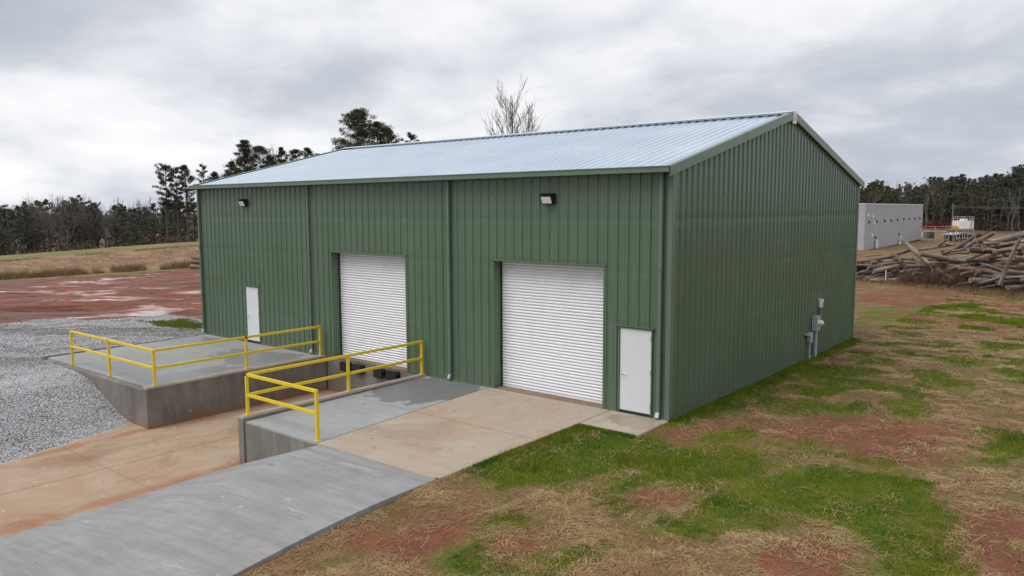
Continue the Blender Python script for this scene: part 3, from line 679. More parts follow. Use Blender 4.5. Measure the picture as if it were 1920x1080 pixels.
# downspouts
for x in (-L+0.02, -14.05, -7.24, -0.24):
    mb = MB(); w, dd = 0.105, 0.085
    mb.box(x-w/2, x+w/2, -0.035-dd, -0.035, 0.17, H-0.085)
    ds = part(mb, 'downspout', 'green_trim', 0.008)
    mb = MB(); mb.hexa([(x-w/2+.004, -0.115, 0.17), (x+w/2-.004, -0.115, 0.17), (x+w/2-.004, -0.04, 0.17), (x-w/2+.004, -0.04, 0.17), (x-w/2+.004, -0.115, 0.17), (x+w/2-.004, -0.115, 0.17), (x+w/2-.004, -0.04, 0.17), (x-w/2+.004, -0.04, 0.17)]) if False else mb.hexa([(x-w/2+.004, -0.165, 0.05), (x+w/2-.004, -0.165, 0.05), (x+w/2-.004, -0.11, 0.03), (x-w/2+.004, -0.11, 0.03), (x-w/2+.004, -0.116, 0.172), (x+w/2-.004, -0.116, 0.172), (x+w/2-.004, -0.04, 0.172), (x-w/2+.004, -0.04, 0.172)])
    part(mb, 'outlet', 'galvanised', par=ds)
    for z in (1.6, 3.6):
        mb = MB(); mb.box(x-w/2-0.02, x+w/2+0.02, -0.126, -0.033, z, z+0.03); part(mb, 'strap', 'green', par=ds)
# roll-up doors
YD = 0.33
def rollup(x0, x1, zt, label):
    t = MB(); t.box(x0-0.02, x1+0.02, YD+0.03, YD+0.06, 0, zt+0.1); root = part(t, 'roll_up_door', 'dark'); root['label'] = label
    n = 43; p = zt/n; prof = [(0, 0.0), (0.004, 0.012), (0.014, 0.027), (0.036, 0.035), (0.058, 0.027), (0.074, 0.010), (p-0.004, 0.0)]
    m = MB()
    for (a, h), (b, g) in zip(prof[:-1], prof[1:]): m.quad((x0+0.02, YD-h, a), (x1-0.02, YD-h, a), (x1-0.02, YD-g, b), (x0+0.02, YD-g, b))
    m.quad((x0+0.02, YD, p-0.004), (x1-0.02, YD, p-0.004), (x1-0.02, YD+0.012, p), (x0+0.02, YD+0.012, p))
    s0 = part(m, 'slat', 'white_slat', par=root)
    for i in range(n):
        s = s0 if i == 0 else s0.copy()
        if i: C.objects.link(s); s.parent = root
        s.location.z = 0.06+i*p if i < n-1 else 0.06+i*p
    b = MB(); b.box(x0+0.02, x1-0.02, YD-0.03, YD+0.02, 0.004, 0.058); part(b, 'bottom_bar', 'white_slat', 0.004, root)
    for s, x in ((1, x0), (-1, x1)):
        g = MB(); g.box(min(x+s*0.002, x+s*0.03), max(x+s*0.002, x+s*0.03), YD-0.075, YD-0.03, 0.0, zt); part(g, 'guide_rail', 'dark' if s > 0 else 'white_slat', 0, root)
    # jambs and header in green trim
    for s, x in ((-1, x0), (1, x1)):
        j = MB(); j.box(min(x, x+s*0.006), max(x, x+s*0.006), -0.046, YD+0.05, -0.02, zt); part(j, 'jamb_trim', 'green')
        j = MB(); j.box(min(x+s*0.006, x+s*0.055), max(x+s*0.006, x+s*0.055), -0.046, -0.036, -0.02, zt+0.02); part(j, 'jamb_trim', 'green')
    j = MB(); j.box(x0-0.07, x1+0.07, -0.065, YD+0.05, zt+0.001, zt+0.012); j.box(x0-0.07, x1+0.07, -0.065, -0.055, zt+0.012, zt+0.055); part(j, 'header_trim', 'green')
    f = MB(); f.box(x0-0.3, x1+0.3, YD+0.07, YD+0.08, 0, zt+0.3); part(f, 'interior', 'dark')
rollup(-12.86, -9.17, 3.66, 'white roll-up door above the truck pit')
rollup(-5.52, -1.86, 3.66, 'white roll-up door at the tan pavement')
mb = MB(); mb.box(-12.86, -9.17, -0.027, YD+0.06, -0.034, 0.0); part(mb, 'door_sill', 'dock_sill', 0.01)
n_s = 8
for i in range(n_s):
    w = (3.66-0.01)/n_s; mb = MB(); mb.hexa([(-5.515+i*w, -0.012, -0.2), (-5.515+(i+1)*w-0.006, -0.012, -0.2), (-5.515+(i+1)*w-0.006, YD+0.05, -0.2), (-5.515+i*w, YD+0.05, -0.2),
        (-5.515+i*w, -0.012, -0.012), (-5.515+(i+1)*w-0.006, -0.012, -0.012), (-5.515+(i+1)*w-0.006, YD+0.05, 0.002), (-5.515+i*w, YD+0.05, 0.002)]); part(mb, 'door_sill', 'dock_sill', 0.003)
# personnel doors
def man_door(x0, x1, label):
    m = MB(); m.box(x0+0.035, x1-0.035, -0.016, 0.03, 0.055, 2.145); d = part(m, 'door', 'white_door', 0.004); d['label'] = label
    f = MB(); f.box(x0, x0+0.03, -0.05, 0.05, 0.0, 2.19); f.box(x1-0.03, x1, -0.05, 0.05, 0.0, 2.19); f.box(x0+0.03, x1-0.03, -0.05, 0.05, 2.15, 2.19); part(f, 'door_frame', 'green')
    f = MB(); f.box(x0-0.06, x1+0.06, -0.075, -0.035, 2.192, 2.225); part(f, 'drip_cap', 'green')
    t = MB(); t.box(x0+0.031, x1-0.031, -0.045, 0.05, 0.0, 0.05); part(t, 'threshold', 'dark')
    hx = x0+0.10
    h = MB(); h.tube([(hx, -0.017, 1.02), (hx, -0.03, 1.02)], 0.034, 14); h.tube([(hx, -0.03, 1.02), (hx, -0.07, 1.02)], 0.012, 8); h.tube([(hx-0.005, -0.068, 1.02), (hx+0.06, -0.07, 1.018), (hx+0.115, -0.066, 1.012)], 0.011, 8)
    part(h, 'lever_handle', 'bolt', par=d)
    for z in (0.25, 1.1, 1.95):
        h = MB(); h.box(x1-0.05, x1-0.028, -0.056, -0.02, z-0.055, z+0.055); part(h, 'hinge', 'galvanised', par=d)
man_door(-18.29, -17.35, 'white steel door at the far end'); man_door(-1.40, -0.44, 'white steel door by the near corner')

# wall-mounted lamps
def wall_lamp(x, z, label):
    t = empty('wall_lamp', (x, -0.036, z))
    m = MB(); m.hexa([(-0.19, -0.10, -0.14), (0.19, -0.10, -0.14), (0.19, 0, -0.14), (-0.19, 0, -0.14), (-0.19, -0.20, 0.13), (0.19, -0.20, 0.13), (0.19, 0, 0.14), (-0.19, 0, 0.14)]); m.build('housing', 'black_metal', t, 0.018)
    m = MB(); m.hexa([(-0.155, -0.125, -0.115), (0.155, -0.125, -0.115), (0.155, -0.10, -0.115), (-0.155, -0.10, -0.115), (-0.155, -0.205, 0.055), (0.155, -0.205, 0.055), (0.155, -0.12, 0.055), (-0.155, -0.12, 0.055)]); m.build('lens', 'lens', t, 0.012)
    m = MB(); m.box(-0.20, 0.20, -0.235, 0, 0.135, 0.155); m.build('hood', 'black_metal', t, 0.006)
    tag(t, label, 'lamp', 'wall lamps on the warehouse front')
wall_lamp(-3.56, 5.37, 'black wall lamp high above the near roll-up door'); wall_lamp(-18.05, 5.37, 'black wall lamp above the far white door')

# ------------------------------------------------------------------ railings
def railing(label, posts, runs):
    b = posts[0]; t = empty('safety_railing', b); W_ = 0.072
    def sh(o): o.data.transform(Matrix.Translation(-Vector(b))); return o
    for (x, y, z) in posts:
        m = MB(); m.box(x-W_/2, x+W_/2, y-W_/2, y+W_/2, z+0.011, 1.045-W_/2-0.002); p_ = sh(m.build('post', 'yellow', t, 0.006))
        m = MB(); m.box(x-0.075, x+0.075, y-0.075, y+0.075, z+0.001, z+0.011); sh(m.build('base_plate', 'yellow', p_, 0.002))
        m = MB()
        for a in (-0.055, 0.055):
            for c in (-0.055, 0.055): m.tube([(x+a, y+c, z+0.011), (x+a, y+c, z+0.028)], 0.009, 6)
        sh(m.build('anchor_bolts', 'bolt', p_))['kind'] = 'stuff'
    for a, c in runs:
        (xa, ya, _), (xc, yc, _) = posts[a], posts[c]; d = Vector((xc-xa, yc-ya, 0)).normalized()
        for z, nm, cut in ((1.045, 'top_rail', -W_/2), (0.53, 'mid_rail', W_/2+0.001)):
            A = Vector((xa, ya, z))+d*cut; B = Vector((xc, yc, z))-d*cut
            if nm == 'top_rail' and a in corner_of.get(label, ()) : A = A+d*(W_+0.001)
            m = MB(); m.bar(A, B, W_, W_); sh(m.build(nm, 'yellow', t, 0.006))
    return tag(t, label, 'railing', 'yellow dock railings')
corner_of = {}
lb1 = 'longer yellow railing around the far dock slab, beside the gravel bank'; lb2 = 'shorter yellow railing between the truck pit and the ramp'
corner_of[lb1] = (2,); corner_of[lb2] = (2,)
# long runs split at the corner; intermediate posts carry both rails
railing(lb1, [(-19.22, -6.24, -0.09), (-16.38, -6.24, -0.09), (-13.45, -6.05, 0.02), (-13.45, -3.05, 0.02), (-13.45, -0.16, 0.02)] if False else
        [(-19.22, -6.05, -0.09), (-16.38, -6.05, -0.09), (-13.44, -6.05, 0.02), (-13.44, -3.05, 0.02), (-13.44, -0.17, 0.02)], [(0, 1), (1, 2), (2, 3), (3, 4)])
railing(lb2, [(-5.56, -6.16, -0.085), (-7.2, -6.16, -0.085), (-8.385, -6.16, 0.03), (-8.385, -3.0, 0.03), (-8.385, -0.14, 0.03)] if False else
        [(-5.56, -6.16, -0.085), (-8.385, -6.16, 0.03), (-8.385, -3.0, 0.03), (-8.385, -0.14, 0.03)], [(0, 1), (1, 2), (2, 3)])

# dock bumpers
for i, (x0, x1) in enumerate(((-12.40, -11.94), (-11.76, -11.26), (-10.66, -10.22), (-10.05, -9.54))):
    t = empty('dock_bumper', ((x0+x1)/2, -0.03, -0.37)); hw = (x1-x0)/2
    for j in range(5):
        m = MB(); a = -hw+0.02+j*(2*hw-0.04)/5; m.box(a, a+(2*hw-0.04)/5-0.004, -0.155, -0.003, 0.0, 0.30); m.build('rubber_block', 'black_rubber', t, 0.006)
    for s in (-1, 1):
        m = MB(); m.box(min(s*hw, s*(hw-0.012)), max(s*hw, s*(hw-0.012)), -0.13, -0.003, 0.01, 0.29); m.box(min(s*hw, s*(hw+0.05)), max(s*hw, s*(hw+0.05)), -0.012, -0.003, 0.01, 0.29); m.build('steel_angle', 'black_metal', t)
        for z in (0.06, 0.24):
            m = MB(); m.tube([(s*(hw+0.001), -0.075, z), (s*(hw+0.02), -0.075, z)], 0.016, 8); m.build('bolt', 'bolt', t)
    tag(t, ('black rubber dock bumper nearest the far wall of the truck pit', 'second black rubber dock bumper from the far pit wall', 'third black rubber dock bumper from the far pit wall', 'black rubber dock bumper nearest the near wall of the truck pit')[i], 'dock bumper', 'dock bumpers under the roll-up door')

# electric service on the gable wall
t = empty('electric_meter', (0.036, 10.45, -0.1))
def em(fn, name, mat, bevel=0.0, par=None):
    m = MB(); fn(m); o = m.build(name, mat, par or t, bevel); o.data.transform(Matrix.Translation((0, 0, 0.1))); return o
em(lambda m: m.box(0.03, 0.20, -0.27, 0.13, 0.92, 1.42), 'meter_box', 'grey_box', 0.008)
em(lambda m: (m.tube([(0.20, -0.07, 1.19), (0.28, -0.07, 1.19)], 0.095, 18), m.tube([(0.28, -0.07, 1.19), (0.35, -0.07, 1.19)], [0.088, 0.07], 18)), 'meter_dome', 'white_tank')
em(lambda m: m.tube([(0.36, -0.07, 1.19), (0.30, -0.07, 1.13)], 0.03, 8), 'meter_seal', 'galvanised')
em(lambda m: m.tube([(0.10, -0.05, 0.92), (0.10, -0.05, -0.25)], 0.045, 12), 'conduit', 'grey_box')
em(lambda m: m.tube([(0.10, 0.09, 0.92), (0.10, 0.09, -0.25)], 0.025, 10), 'conduit', 'grey_box')
tag(t, 'grey electric meter box with white round meter on the gable wall', 'electric meter')
t = empty('steel_strut', (0.036, 10.95, 0.6))
m = MB(); m.box(0.0, 0.09, -0.1, 0.1, 0.35, 1.06); m.build('channel', 'xfmr_green', t, 0.004)
m = MB(); m.bar((0.03, 0.1, 1.0), (0.03, 0.34, 1.06), 0.03, 0.03); m.build('bracket', 'grey_box', t)
tag(t, 'dark upright service panel behind the electric meter on the gable wall', 'service panel')
cup = MB(); cup.tube([(0.10, 10.93, 1.665), (0.10, 10.93, 1.69), (0.10, 10.93, 1.93), (0.10, 10.93, 1.945)], [0.068, 0.072, 0.105, 0.112], 16)
o = cup.build('paper_cup', ['cup_white']); origin(o, (0.10, 10.93, 1.665)); tag(o, 'white paper cup left on top of the service panel', 'cup')
m = MB(); m.box(0.20, 0.212, 10.88, 10.93, 1.76, 1.83); e_ = m.build('print', 'cup_red', o); e_.data.transform(Matrix.Translation((-0.10, -10.93, -1.665))); 
t = empty('junction_box', (0.036, 9.88, -0.1))
def jb(fn, name, mat, bevel=0.0): m = MB(); fn(m); m.build(name, mat, t, bevel)
jb(lambda m: m.box(0.02, 0.14, -0.14, 0.14, 0.70, 1.0), 'box', 'grey_box', 0.006)
jb(lambda m: m.box(0.0, 0.15, -0.33, -0.145, 0.93, 0.985), 'lid_arm', 'grey_box', 0.004)
jb(lambda m: m.tube([(0.08, 0.0, 0.70), (0.08, 0.0, -0.15)], 0.034, 10), 'conduit', 'grey_box')
jb(lambda m: m.bar((0.03, -0.1, 0.62), (0.03, 0.5, 0.62), 0.03, 0.03), 'bracket', 'grey_box')
jb(lambda m: m.bar((0.03, -0.1, 0.12), (0.03, 0.5, 0.12), 0.03, 0.03), 'bracket', 'grey_box')
tag(t, 'small grey junction box on a pipe left of the electric meter', 'junction box')
fp = at_z(1494, 681, -0.04); t = empty('dandelion', (fp[0], fp[1], float(gz(fp[0], fp[1]))))
m = MB(); m.tube([(0, 0, 0), (0.01, 0, 0.10)], 0.006, 5); m.build('stem', 'xfmr_green', t)
m = MB()
for j in range(10): a = j*0.628; m.poly([(0, 0, 0.10), (0.075*math.cos(a), 0.075*math.sin(a), 0.125), (0.075*math.cos(a+0.6), 0.075*math.sin(a+0.6), 0.125)])
m.tube([(0, 0, 0.098), (0, 0, 0.125)], [0.03, 0.045], 9); m.build('petals', 'yellow_flower', t)
tag(t, 'small yellow flower in the grass at the foot of the gable wall', 'flower')
#@@PART2@@
# ------------------------------------------------------------------ vegetation materials
def leafy(name, cols, rough=0.7, sc=0.25, trans=0.0):
    k = NT(name); r_ = k.rand()
    c = k.mix(r_, cols[0], cols[1]); c = k.mix(k.mr(k.noise(sc, 3), 0.4, 0.65, 0, 0.8), c, cols[2])
    MAT[name] = k.fin(c, rough, 0, 0.2)
leafy('pine_needles', ((0.034, 0.048, 0.020), (0.080, 0.098, 0.042), (0.062, 0.064, 0.036)))
leafy('wood_needles', ((0.040, 0.055, 0.034), (0.085, 0.105, 0.058), (0.100, 0.098, 0.058)), sc=0.06)  # far-wood needles, distance haze painted in as paler tones
leafy('olive_leaves', ((0.07, 0.07, 0.025), (0.12, 0.11, 0.04), (0.08, 0.065, 0.03)))
leafy('grass_blades', ((0.030, 0.085, 0.006), (0.110, 0.195, 0.010), (0.215, 0.225, 0.012)), sc=0.8)
leafy('straw_stems', ((0.16, 0.085, 0.04), (0.68, 0.50, 0.25), (0.32, 0.185, 0.095)), sc=0.9)
leafy('dry_grass', ((0.15, 0.09, 0.05), (0.34, 0.22, 0.12), (0.20, 0.12, 0.065)))
leafy('brush_twigs', ((0.13, 0.085, 0.065), (0.23, 0.16, 0.12), (0.17, 0.12, 0.085)))
leafy('red_brush', ((0.09, 0.04, 0.035), (0.15, 0.07, 0.055), (0.10, 0.06, 0.045)))
leafy('bare_bark', ((0.13, 0.115, 0.105), (0.21, 0.185, 0.17), (0.165, 0.138, 0.122)), 0.9)
leafy('pine_bark', ((0.10, 0.075, 0.06), (0.15, 0.115, 0.095), (0.12, 0.09, 0.075)), 0.9)
leafy('stone_chips', ((0.26, 0.26, 0.27), (0.64, 0.64, 0.67), (0.42, 0.41, 0.41)), 0.75, 0.7)

# ------------------------------------------------------------------ ground cover geometry
def in_view(x, y, m=0.16):
    d = np.stack([x-CAM[0], y-CAM[1], np.full(x.shape, -0.2-CAM[2])], -1); zz = d@fw; u = (d@rt)/zz; v = (d@up)/zz
    return (zz > 1) & (np.abs(u) < 960/FPX+m) & (v > -540/FPX-m)
def blades(x, y, z, hgt, wid, lean, az, rg):      # upright tapering blades, one triangle each
    n = len(x); ca, sa = np.cos(az), np.sin(az); b = rg.random(n)*6.283
    V = np.empty((n, 3, 3)); wx, wy = np.cos(b)*wid/2, np.sin(b)*wid/2
    V[:, 0] = np.stack([x-wx, y-wy, z], -1); V[:, 1] = np.stack([x+wx, y+wy, z], -1); V[:, 2] = np.stack([x+ca*lean*hgt, y+sa*lean*hgt, z+hgt*np.sqrt(np.maximum(0.05, 1-lean**2))], -1)
    return V.reshape(-1, 3), np.arange(3*n).reshape(-1, 3)
def strands(x, y, z, ln, wid, az, tilt):          # straw lying about, one quad each
    n = len(x); d = np.stack([np.cos(az)*np.cos(tilt), np.sin(az)*np.cos(tilt), np.sin(tilt)], -1); s = np.stack([-np.sin(az), np.cos(az), np.zeros(n)], -1)*wid[:, None]/2
    p = np.stack([x, y, z], -1); a = p-d*ln[:, None]/2; b = p+d*ln[:, None]/2
    V = np.stack([a-s, a+s, b+s*0.6, b-s*0.6], 1); return V.reshape(-1, 3), np.arange(4*n).reshape(-1, 4)
def yard_pts(n, rg, x0=-1.58, x1=14, y0=-13, y1=47, p=2.0):
    x = rg.uniform(x0, x1, n); y = y0+(y1-y0)*rg.random(n)**p; x = np.where(y > 16, x-8*rg.random(n), x)
    ok = in_view(x, y) & ~((x < 0.06) & (y > -1.52)) & ~((x < 0.09) & (y > -1.6) & (y < 15.3)) & ~((x < -1.58) & (y < 15.6)) & (y < 44-0.62*x)
    return x[ok], y[ok]
rg = np.random.default_rng(5)
x, y = yard_pts(1600000, rg); lu = gmask(lush, x, y)+(fbm(x*1.8, y*1.8, 4, 91)-0.5)*0.7; ok = rg.random(len(x)) < 0.68*sst(0.22, 0.80, lu)**1.3+0.02*sst(0.45, 0.6, fbm(x*1.2, y*1.2, 3, 93)); x, y, lu = x[ok], y[ok], lu[ok]
dd = np.hypot(x-CAM[0], y-CAM[1]); tall = sst(0.55, 0.72, fbm(x*0.8, y*0.8, 3, 95))
wallg = np.clip(1-np.abs(x-0.2)/0.5, 0, 1)*(y > -1)+np.clip(1-np.abs(x+1.5)/0.6, 0, 1)*(y > -7)*(y < -1)
hg = (0.035+0.05*rg.random(len(x))+0.06*tall*(lu > 0.5)+0.07*wallg*rg.random(len(x)))*np.where(lu > 0.5, 1, 0.7)
V, T = blades(x, y, gz(x, y)-0.005, hg, 0.006+dd*0.00032, rg.uniform(0, 0.75, len(x)), rg.random(len(x))*6.283, rg)
o = tri_mesh('grass', V, T, 'grass_blades'); o['kind'] = 'stuff'; o['label'] = 'fresh green grass growing in patches on the yard'
x, y = yard_pts(1500000, rg); lu = gmask(lush, x, y); so = gmask(soil, x, y); hp = fbm(x*1.6, y*1.6, 3, 101)
pr = (0.06+0.72*sst(0.36, 0.64, hp))*(1-0.9*sst(0.2, 0.65, lu))*(1-0.78*sst(0.2, 0.7, so)); ok = rg.random(len(x)) < pr; x, y, hp = x[ok], y[ok], hp[ok]
dd = np.hypot(x-CAM[0], y-CAM[1]); fl = fbm(x*0.7, y*0.7, 3, 105)*12+rg.normal(0, 0.7, len(x))
V, T = strands(x, y, gz(x, y)+0.004+rg.random(len(x))*0.05*sst(0.45, 0.7, hp)+rg.random(len(x))*0.012, rg.uniform(0.05, 0.22, len(x))*(1+dd*0.01), 0.003+dd*0.00024, fl, rg.normal(0, 0.16, len(x)))
o = tri_mesh('straw', V, T, 'straw_stems'); o['kind'] = 'stuff'; o['label'] = 'dry straw mulch strewn over the yard'
x = rg.uniform(-36, -21, 90000); y = rg.uniform(-3, 9, 90000); ok = rg.random(90000) < 0.9*sst(0.3, 0.8, gmask(lush, x, y)); x, y = x[ok], y[ok]; n = len(x)
V, T = blades(x, y, gz(x, y)-0.01, rg.uniform(0.04, 0.14, n), np.full(n, 0.018), rg.uniform(0, 0.6, n), rg.random(n)*6.283, rg)
o = tri_mesh('grass', V, T, 'grass_blades'); o['kind'] = 'stuff'; o['label'] = 'small green grass strip by the far corner of the warehouse'
# taller grass fringe against the gable wall and the slab edges
n = 34000; e_ = rg.random(n); x = np.where(e_ < 0.62, 0.055+np.abs(rg.normal(0, 0.16, n)), np.where(e_ < 0.86, -1.58+np.abs(rg.normal(0, 0.12, n)), rg.uniform(-1.55, 0.0, n))); y = np.where(e_ < 0.62, rg.uniform(-0.3, 15.3, n), np.where(e_ < 0.86, rg.uniform(-6.0, -1.6, n), -1.53-np.abs(rg.normal(0, 0.12, n))))
ok = fbm(x*0.5, y*1.3, 3, 151) > 0.36; x, y = x[ok], y[ok]; n = len(x); dd = np.hypot(x-CAM[0], y-CAM[1])
V, T = blades(x, y, gz(x, y)-0.01, rg.uniform(0.04, 0.15, n)*np.where(x < -0.0, 0.65, 1), 0.006+dd*0.0003, rg.uniform(0, 0.6, n), rg.random(n)*6.283, rg)
o = tri_mesh('grass', V, T, 'grass_blades'); o['kind'] = 'stuff'; o['label'] = 'taller green grass fringe along the gable wall and the slab edges'
# clods of earth, dropped pebbles
def clods(x, y, z, s_, rg):
    n = len(x); base = np.array([(1, 0, 0), (-0.5, 0.87, 0), (-0.5, -0.87, 0), (0.1, 0, 0.75)]); tri = np.array([(0, 1, 3), (1, 2, 3), (2, 0, 3)]); a = rg.random(n)*6.283; q = base[None]*(s_[:, None, None])*rg.uniform(0.5, 1.5, (n, 4, 3))
    V = np.stack([q[..., 0]*np.cos(a)[:, None]-q[..., 1]*np.sin(a)[:, None]+x[:, None], q[..., 0]*np.sin(a)[:, None]+q[..., 1]*np.cos(a)[:, None]+y[:, None], q[..., 2]+z[:, None]], -1).reshape(-1, 3)
    return V, (tri[None]+4*np.arange(n)[:, None, None]).reshape(-1, 3)
leafy('earth_clods', ((0.06, 0.026, 0.016), (0.20, 0.085, 0.05), (0.13, 0.055, 0.033)), 0.9, 0.8)
x, y = yard_pts(160000, rg); so = gmask(soil, x, y); ok = rg.random(len(x)) < 0.04+0.5*sst(0.2, 0.7, so)*sst(0.4, 0.6, fbm(x*1.5, y*1.5, 3, 161)); x, y = x[ok], y[ok]
xs = rg.normal(0.75, 0.5, 1500); ys = rg.normal(10.2, 1.1, 1500); ok = xs > 0.1; x = np.concatenate([x, xs[ok]]); y = np.concatenate([y, ys[ok]])
V, T = clods(x, y, gz(x, y)-0.004, rg.uniform(0.008, 0.032, len(x))*(1+0.8*(rg.random(len(x)) < 0.06)), rg)
o = tri_mesh('earth_clods', V, T, 'earth_clods'); o['kind'] = 'stuff'; o['label'] = 'crumbs of red brown earth lying on the yard'
x = rg.uniform(-14.0, -8.6, 150); y = rg.uniform(-12.5, -5.5, 150); ok = ~((x < -13.2) & (y > -6.4)); x, y = x[ok], y[ok]
V, T = clods(x, y, np.full(len(x), -1.199), rg.uniform(0.012, 0.034, len(x)), rg); o = tri_mesh('pebbles', V, T, 'stone_chips'); o['kind'] = 'stuff'; o['label'] = 'pale pebbles strewn over the tan truck pit floor'
P = at_z(650, 722, -1.18); V = []; T = []; nr, na = 7, 18
for i in range(nr):
    for j in range(na): a = j/na*6.283; q = i/(nr-1); V.append((1.05*q*math.cos(a)*(1+0.25*math.sin(3*a+1)), 0.7*q*math.sin(a), 0.17*(1-q)**1.3*(0.7+0.5*float(vnoise(i*1.7, j*1.3)))-0.004))
for i in range(nr-1):
    for j in range(na): b = (j+1) % na; T.append((i*na+j, i*na+b, (i+1)*na+b, (i+1)*na+j))
o = tri_mesh('dirt_heap', V, T, 'earth_clods'); o.location = (P[0], P[1], -1.198); tag(o, 'low heap of red dirt on the truck pit floor below the bumpers', 'dirt heap')
# gravel chips
n = 720000; x = rg.uniform(-34, -11.5, n); y = rg.uniform(-15, 4, n); ok = in_view(x, y, 0.22) & (gmask(gravel, x, y)+(rg.random(n)-0.5)*0.4 > 0.55) & ~((x > -21.3) & (x < -8) & (y > -6.37))
tz = gz(x, y); ok &= (tz > -1.215); trk_ = sst(0.40, 0.56, fbm((x*0.85+y*0.53)*0.13, (-x*0.53+y*0.85)*0.9, 4, 121)); ok &= rg.random(n) < np.interp(np.hypot(x-CAM[0], y-CAM[1]), [18, 28, 33, 46], [1, 0.8, 0.4, 0.2])*(1-sst(-17.6, -21.5, x+(fbm(x*0.5, y*0.5, 3, 171)-0.5)*3)*(0.92-0.55*trk_))
x, y = x[ok], y[ok]; n = len(x); tz = np.maximum(gz(x, y), -1.2*((x > -14.6))+(-9)*(x <= -14.6)); s_ = rg.uniform(0.008, 0.023, n)*np.interp(np.hypot(x-CAM[0], y-CAM[1]), [18, 45], [1, 1.3])
base = np.array([(1, 0, 0), (-0.5, 0.87, 0), (-0.5, -0.87, 0), (0.1, 0, 0.75)]); tri = np.array([(0, 1, 3), (1, 2, 3), (2, 0, 3)])
a = rg.random(n)*6.283; q = base[None]*(s_[:, None, None])*rg.uniform(0.6, 1.4, (n, 4, 3))
V = np.stack([q[..., 0]*np.cos(a)[:, None]-q[..., 1]*np.sin(a)[:, None]+x[:, None], q[..., 0]*np.sin(a)[:, None]+q[..., 1]*np.cos(a)[:, None]+y[:, None], q[..., 2]+tz[:, None]+s_[:, None]*0.1], -1).reshape(-1, 3)
T = (tri[None]+4*np.arange(n)[:, None, None]).reshape(-1, 3)
o = tri_mesh('gravel', V, T, 'stone_chips'); o['kind'] = 'stuff'; o['label'] = 'pale grey crushed stone heaped left of the truck pit'
# dry grass on the earth bank
n = 60000; y = rg.uniform(-12, 60, n); x = np.where(rg.random(n) < 0.55, rg.normal(-70.0, 0.7, n), np.where(rg.random(n) < 0.35, rg.normal(-80.5, 0.8, n), rg.uniform(-80, -70, n)))
ok = fbm(x*0.3, y*0.3, 3, 111) > 0.42; x, y = x[ok], y[ok]; n = len(x)
V, T = blades(x, y, gz(x, y)-0.03, rg.uniform(0.2, 0.75, n)*np.where(np.abs(x+70) < 1.5, 1.2, 0.35), np.full(n, 0.035), rg.uniform(0, 0.5, n), rg.random(n)*6.283, rg)
o = tri_mesh('dry_grass', V, T, 'dry_grass'); o['kind'] = 'stuff'; o['label'] = 'tall dry brown grass along the earth bank on the left'
# dry grass in front of the log pile
n = 60000; x = rg.uniform(-14, 8, n); y = 44.0-0.62*(x-0)+rg.normal(0, 1.6, n)-1.0
V, T = blades(x, y, gz(x, y)-0.02, rg.uniform(0.08, 0.4, n), np.full(n, 0.035), rg.uniform(0, 0.7, n), rg.random(n)*6.283, rg)
o = tri_mesh('dry_grass', V, T, 'dry_grass'); o['kind'] = 'stuff'; o['label'] = 'low dry grass in front of the log pile'

# ------------------------------------------------------------------ trees
def tris(T):
    r_ = []
    for f in T:
        for i in range(1, len(f)-1): r_.append((f[0], f[i], f[i+1]))
    return r_
class TG:
    def __init__(s): s.V = []; s.T = []; s.n = 0
    def tube(s, pts, rad, k=4):
        V, T = tube_geo(pts, rad, k, False); s.V.append(np.array(V)); s.T.append(np.array(tris(T))+s.n); s.n += len(V)
    def leaves(s, c, rad, m, size, rg):
        d = rg.normal(size=(m, 3)); d /= np.linalg.norm(d, axis=1)[:, None]; p = c+d*(rg.random(m)**0.45)[:, None]*np.asarray(rad)
        e = rg.normal(size=(m, 3, 3)); e /= np.linalg.norm(e, axis=2)[..., None]
        V = p[:, None]+e*size*rg.uniform(0.55, 1.2, (m, 1, 1)); s.V.append(V.reshape(-1, 3)); s.T.append(np.arange(3*m).reshape(-1, 3)+s.n); s.n += 3*m
    def get(s): return (np.concatenate(s.V), np.concatenate(s.T)) if s.V else (np.zeros((0, 3)), np.zeros((0, 3), int))
def pine_geo(seed, h=18, cr_=3.2, cb=0.5, nl=34, leaf=0.26, per=26, shape='round', trunk=None, nc=3, cs=1.0):
    rg = np.random.default_rng(seed); w = TG(); c = TG()
    bend = rg.normal(0, 0.012*h, 2); tp = [np.array([bend[0]*t*t, bend[1]*t*t, h*t]) for t in np.linspace(0, 0.97, 8)]
    r0 = trunk or 0.013*h+0.04
    w.tube(tp, [r0*(1-0.85*t) for t in np.linspace(0, 1, 8)], 7)
    for i in range(nl):
        u = (i+rg.random())/nl; t = cb+(0.98-cb)*u; p0 = np.array([np.interp(t, np.linspace(0, 0.97, 8), [q[j] for q in tp]) for j in range(3)])
        pr_ = {'round': math.sin(math.pi*min(1, 0.22+0.80*u))**0.7, 'cone': 1.05-u*0.9, 'flat': 0.45+0.65*u if u < 0.8 else 0.9-(u-0.8)*2.2}[shape]
        ln = cr_*pr_*rg.uniform(0.55, 1.15); a = i*2.4+rg.normal(0, 0.4); el = rg.uniform(-0.05, 0.55)+0.35*u
        d = np.array([math.cos(a)*math.cos(el), math.sin(a)*math.cos(el), math.sin(el)])
        p1 = p0+d*ln*0.55+np.array([0, 0, -0.03*ln]); p2 = p0+d*ln+np.array([0, 0, 0.06*ln])
        w.tube([p0, p1, p2], [0.028+0.012*ln, 0.02+0.006*ln, 0.012], 3)
        for q in range(nc):
            f = rg.uniform(0.35, 1.08); cc = p0+(p2-p0)*f+rg.normal(0, 0.12*ln, 3)*np.array([1, 1, 0.5])
            rr = cs*rg.uniform(0.30, 0.62)*(0.5+0.16*cr_); c.leaves(cc, (rr, rr, rr*0.62), per, leaf, rg)
    return w.get(), c.get()
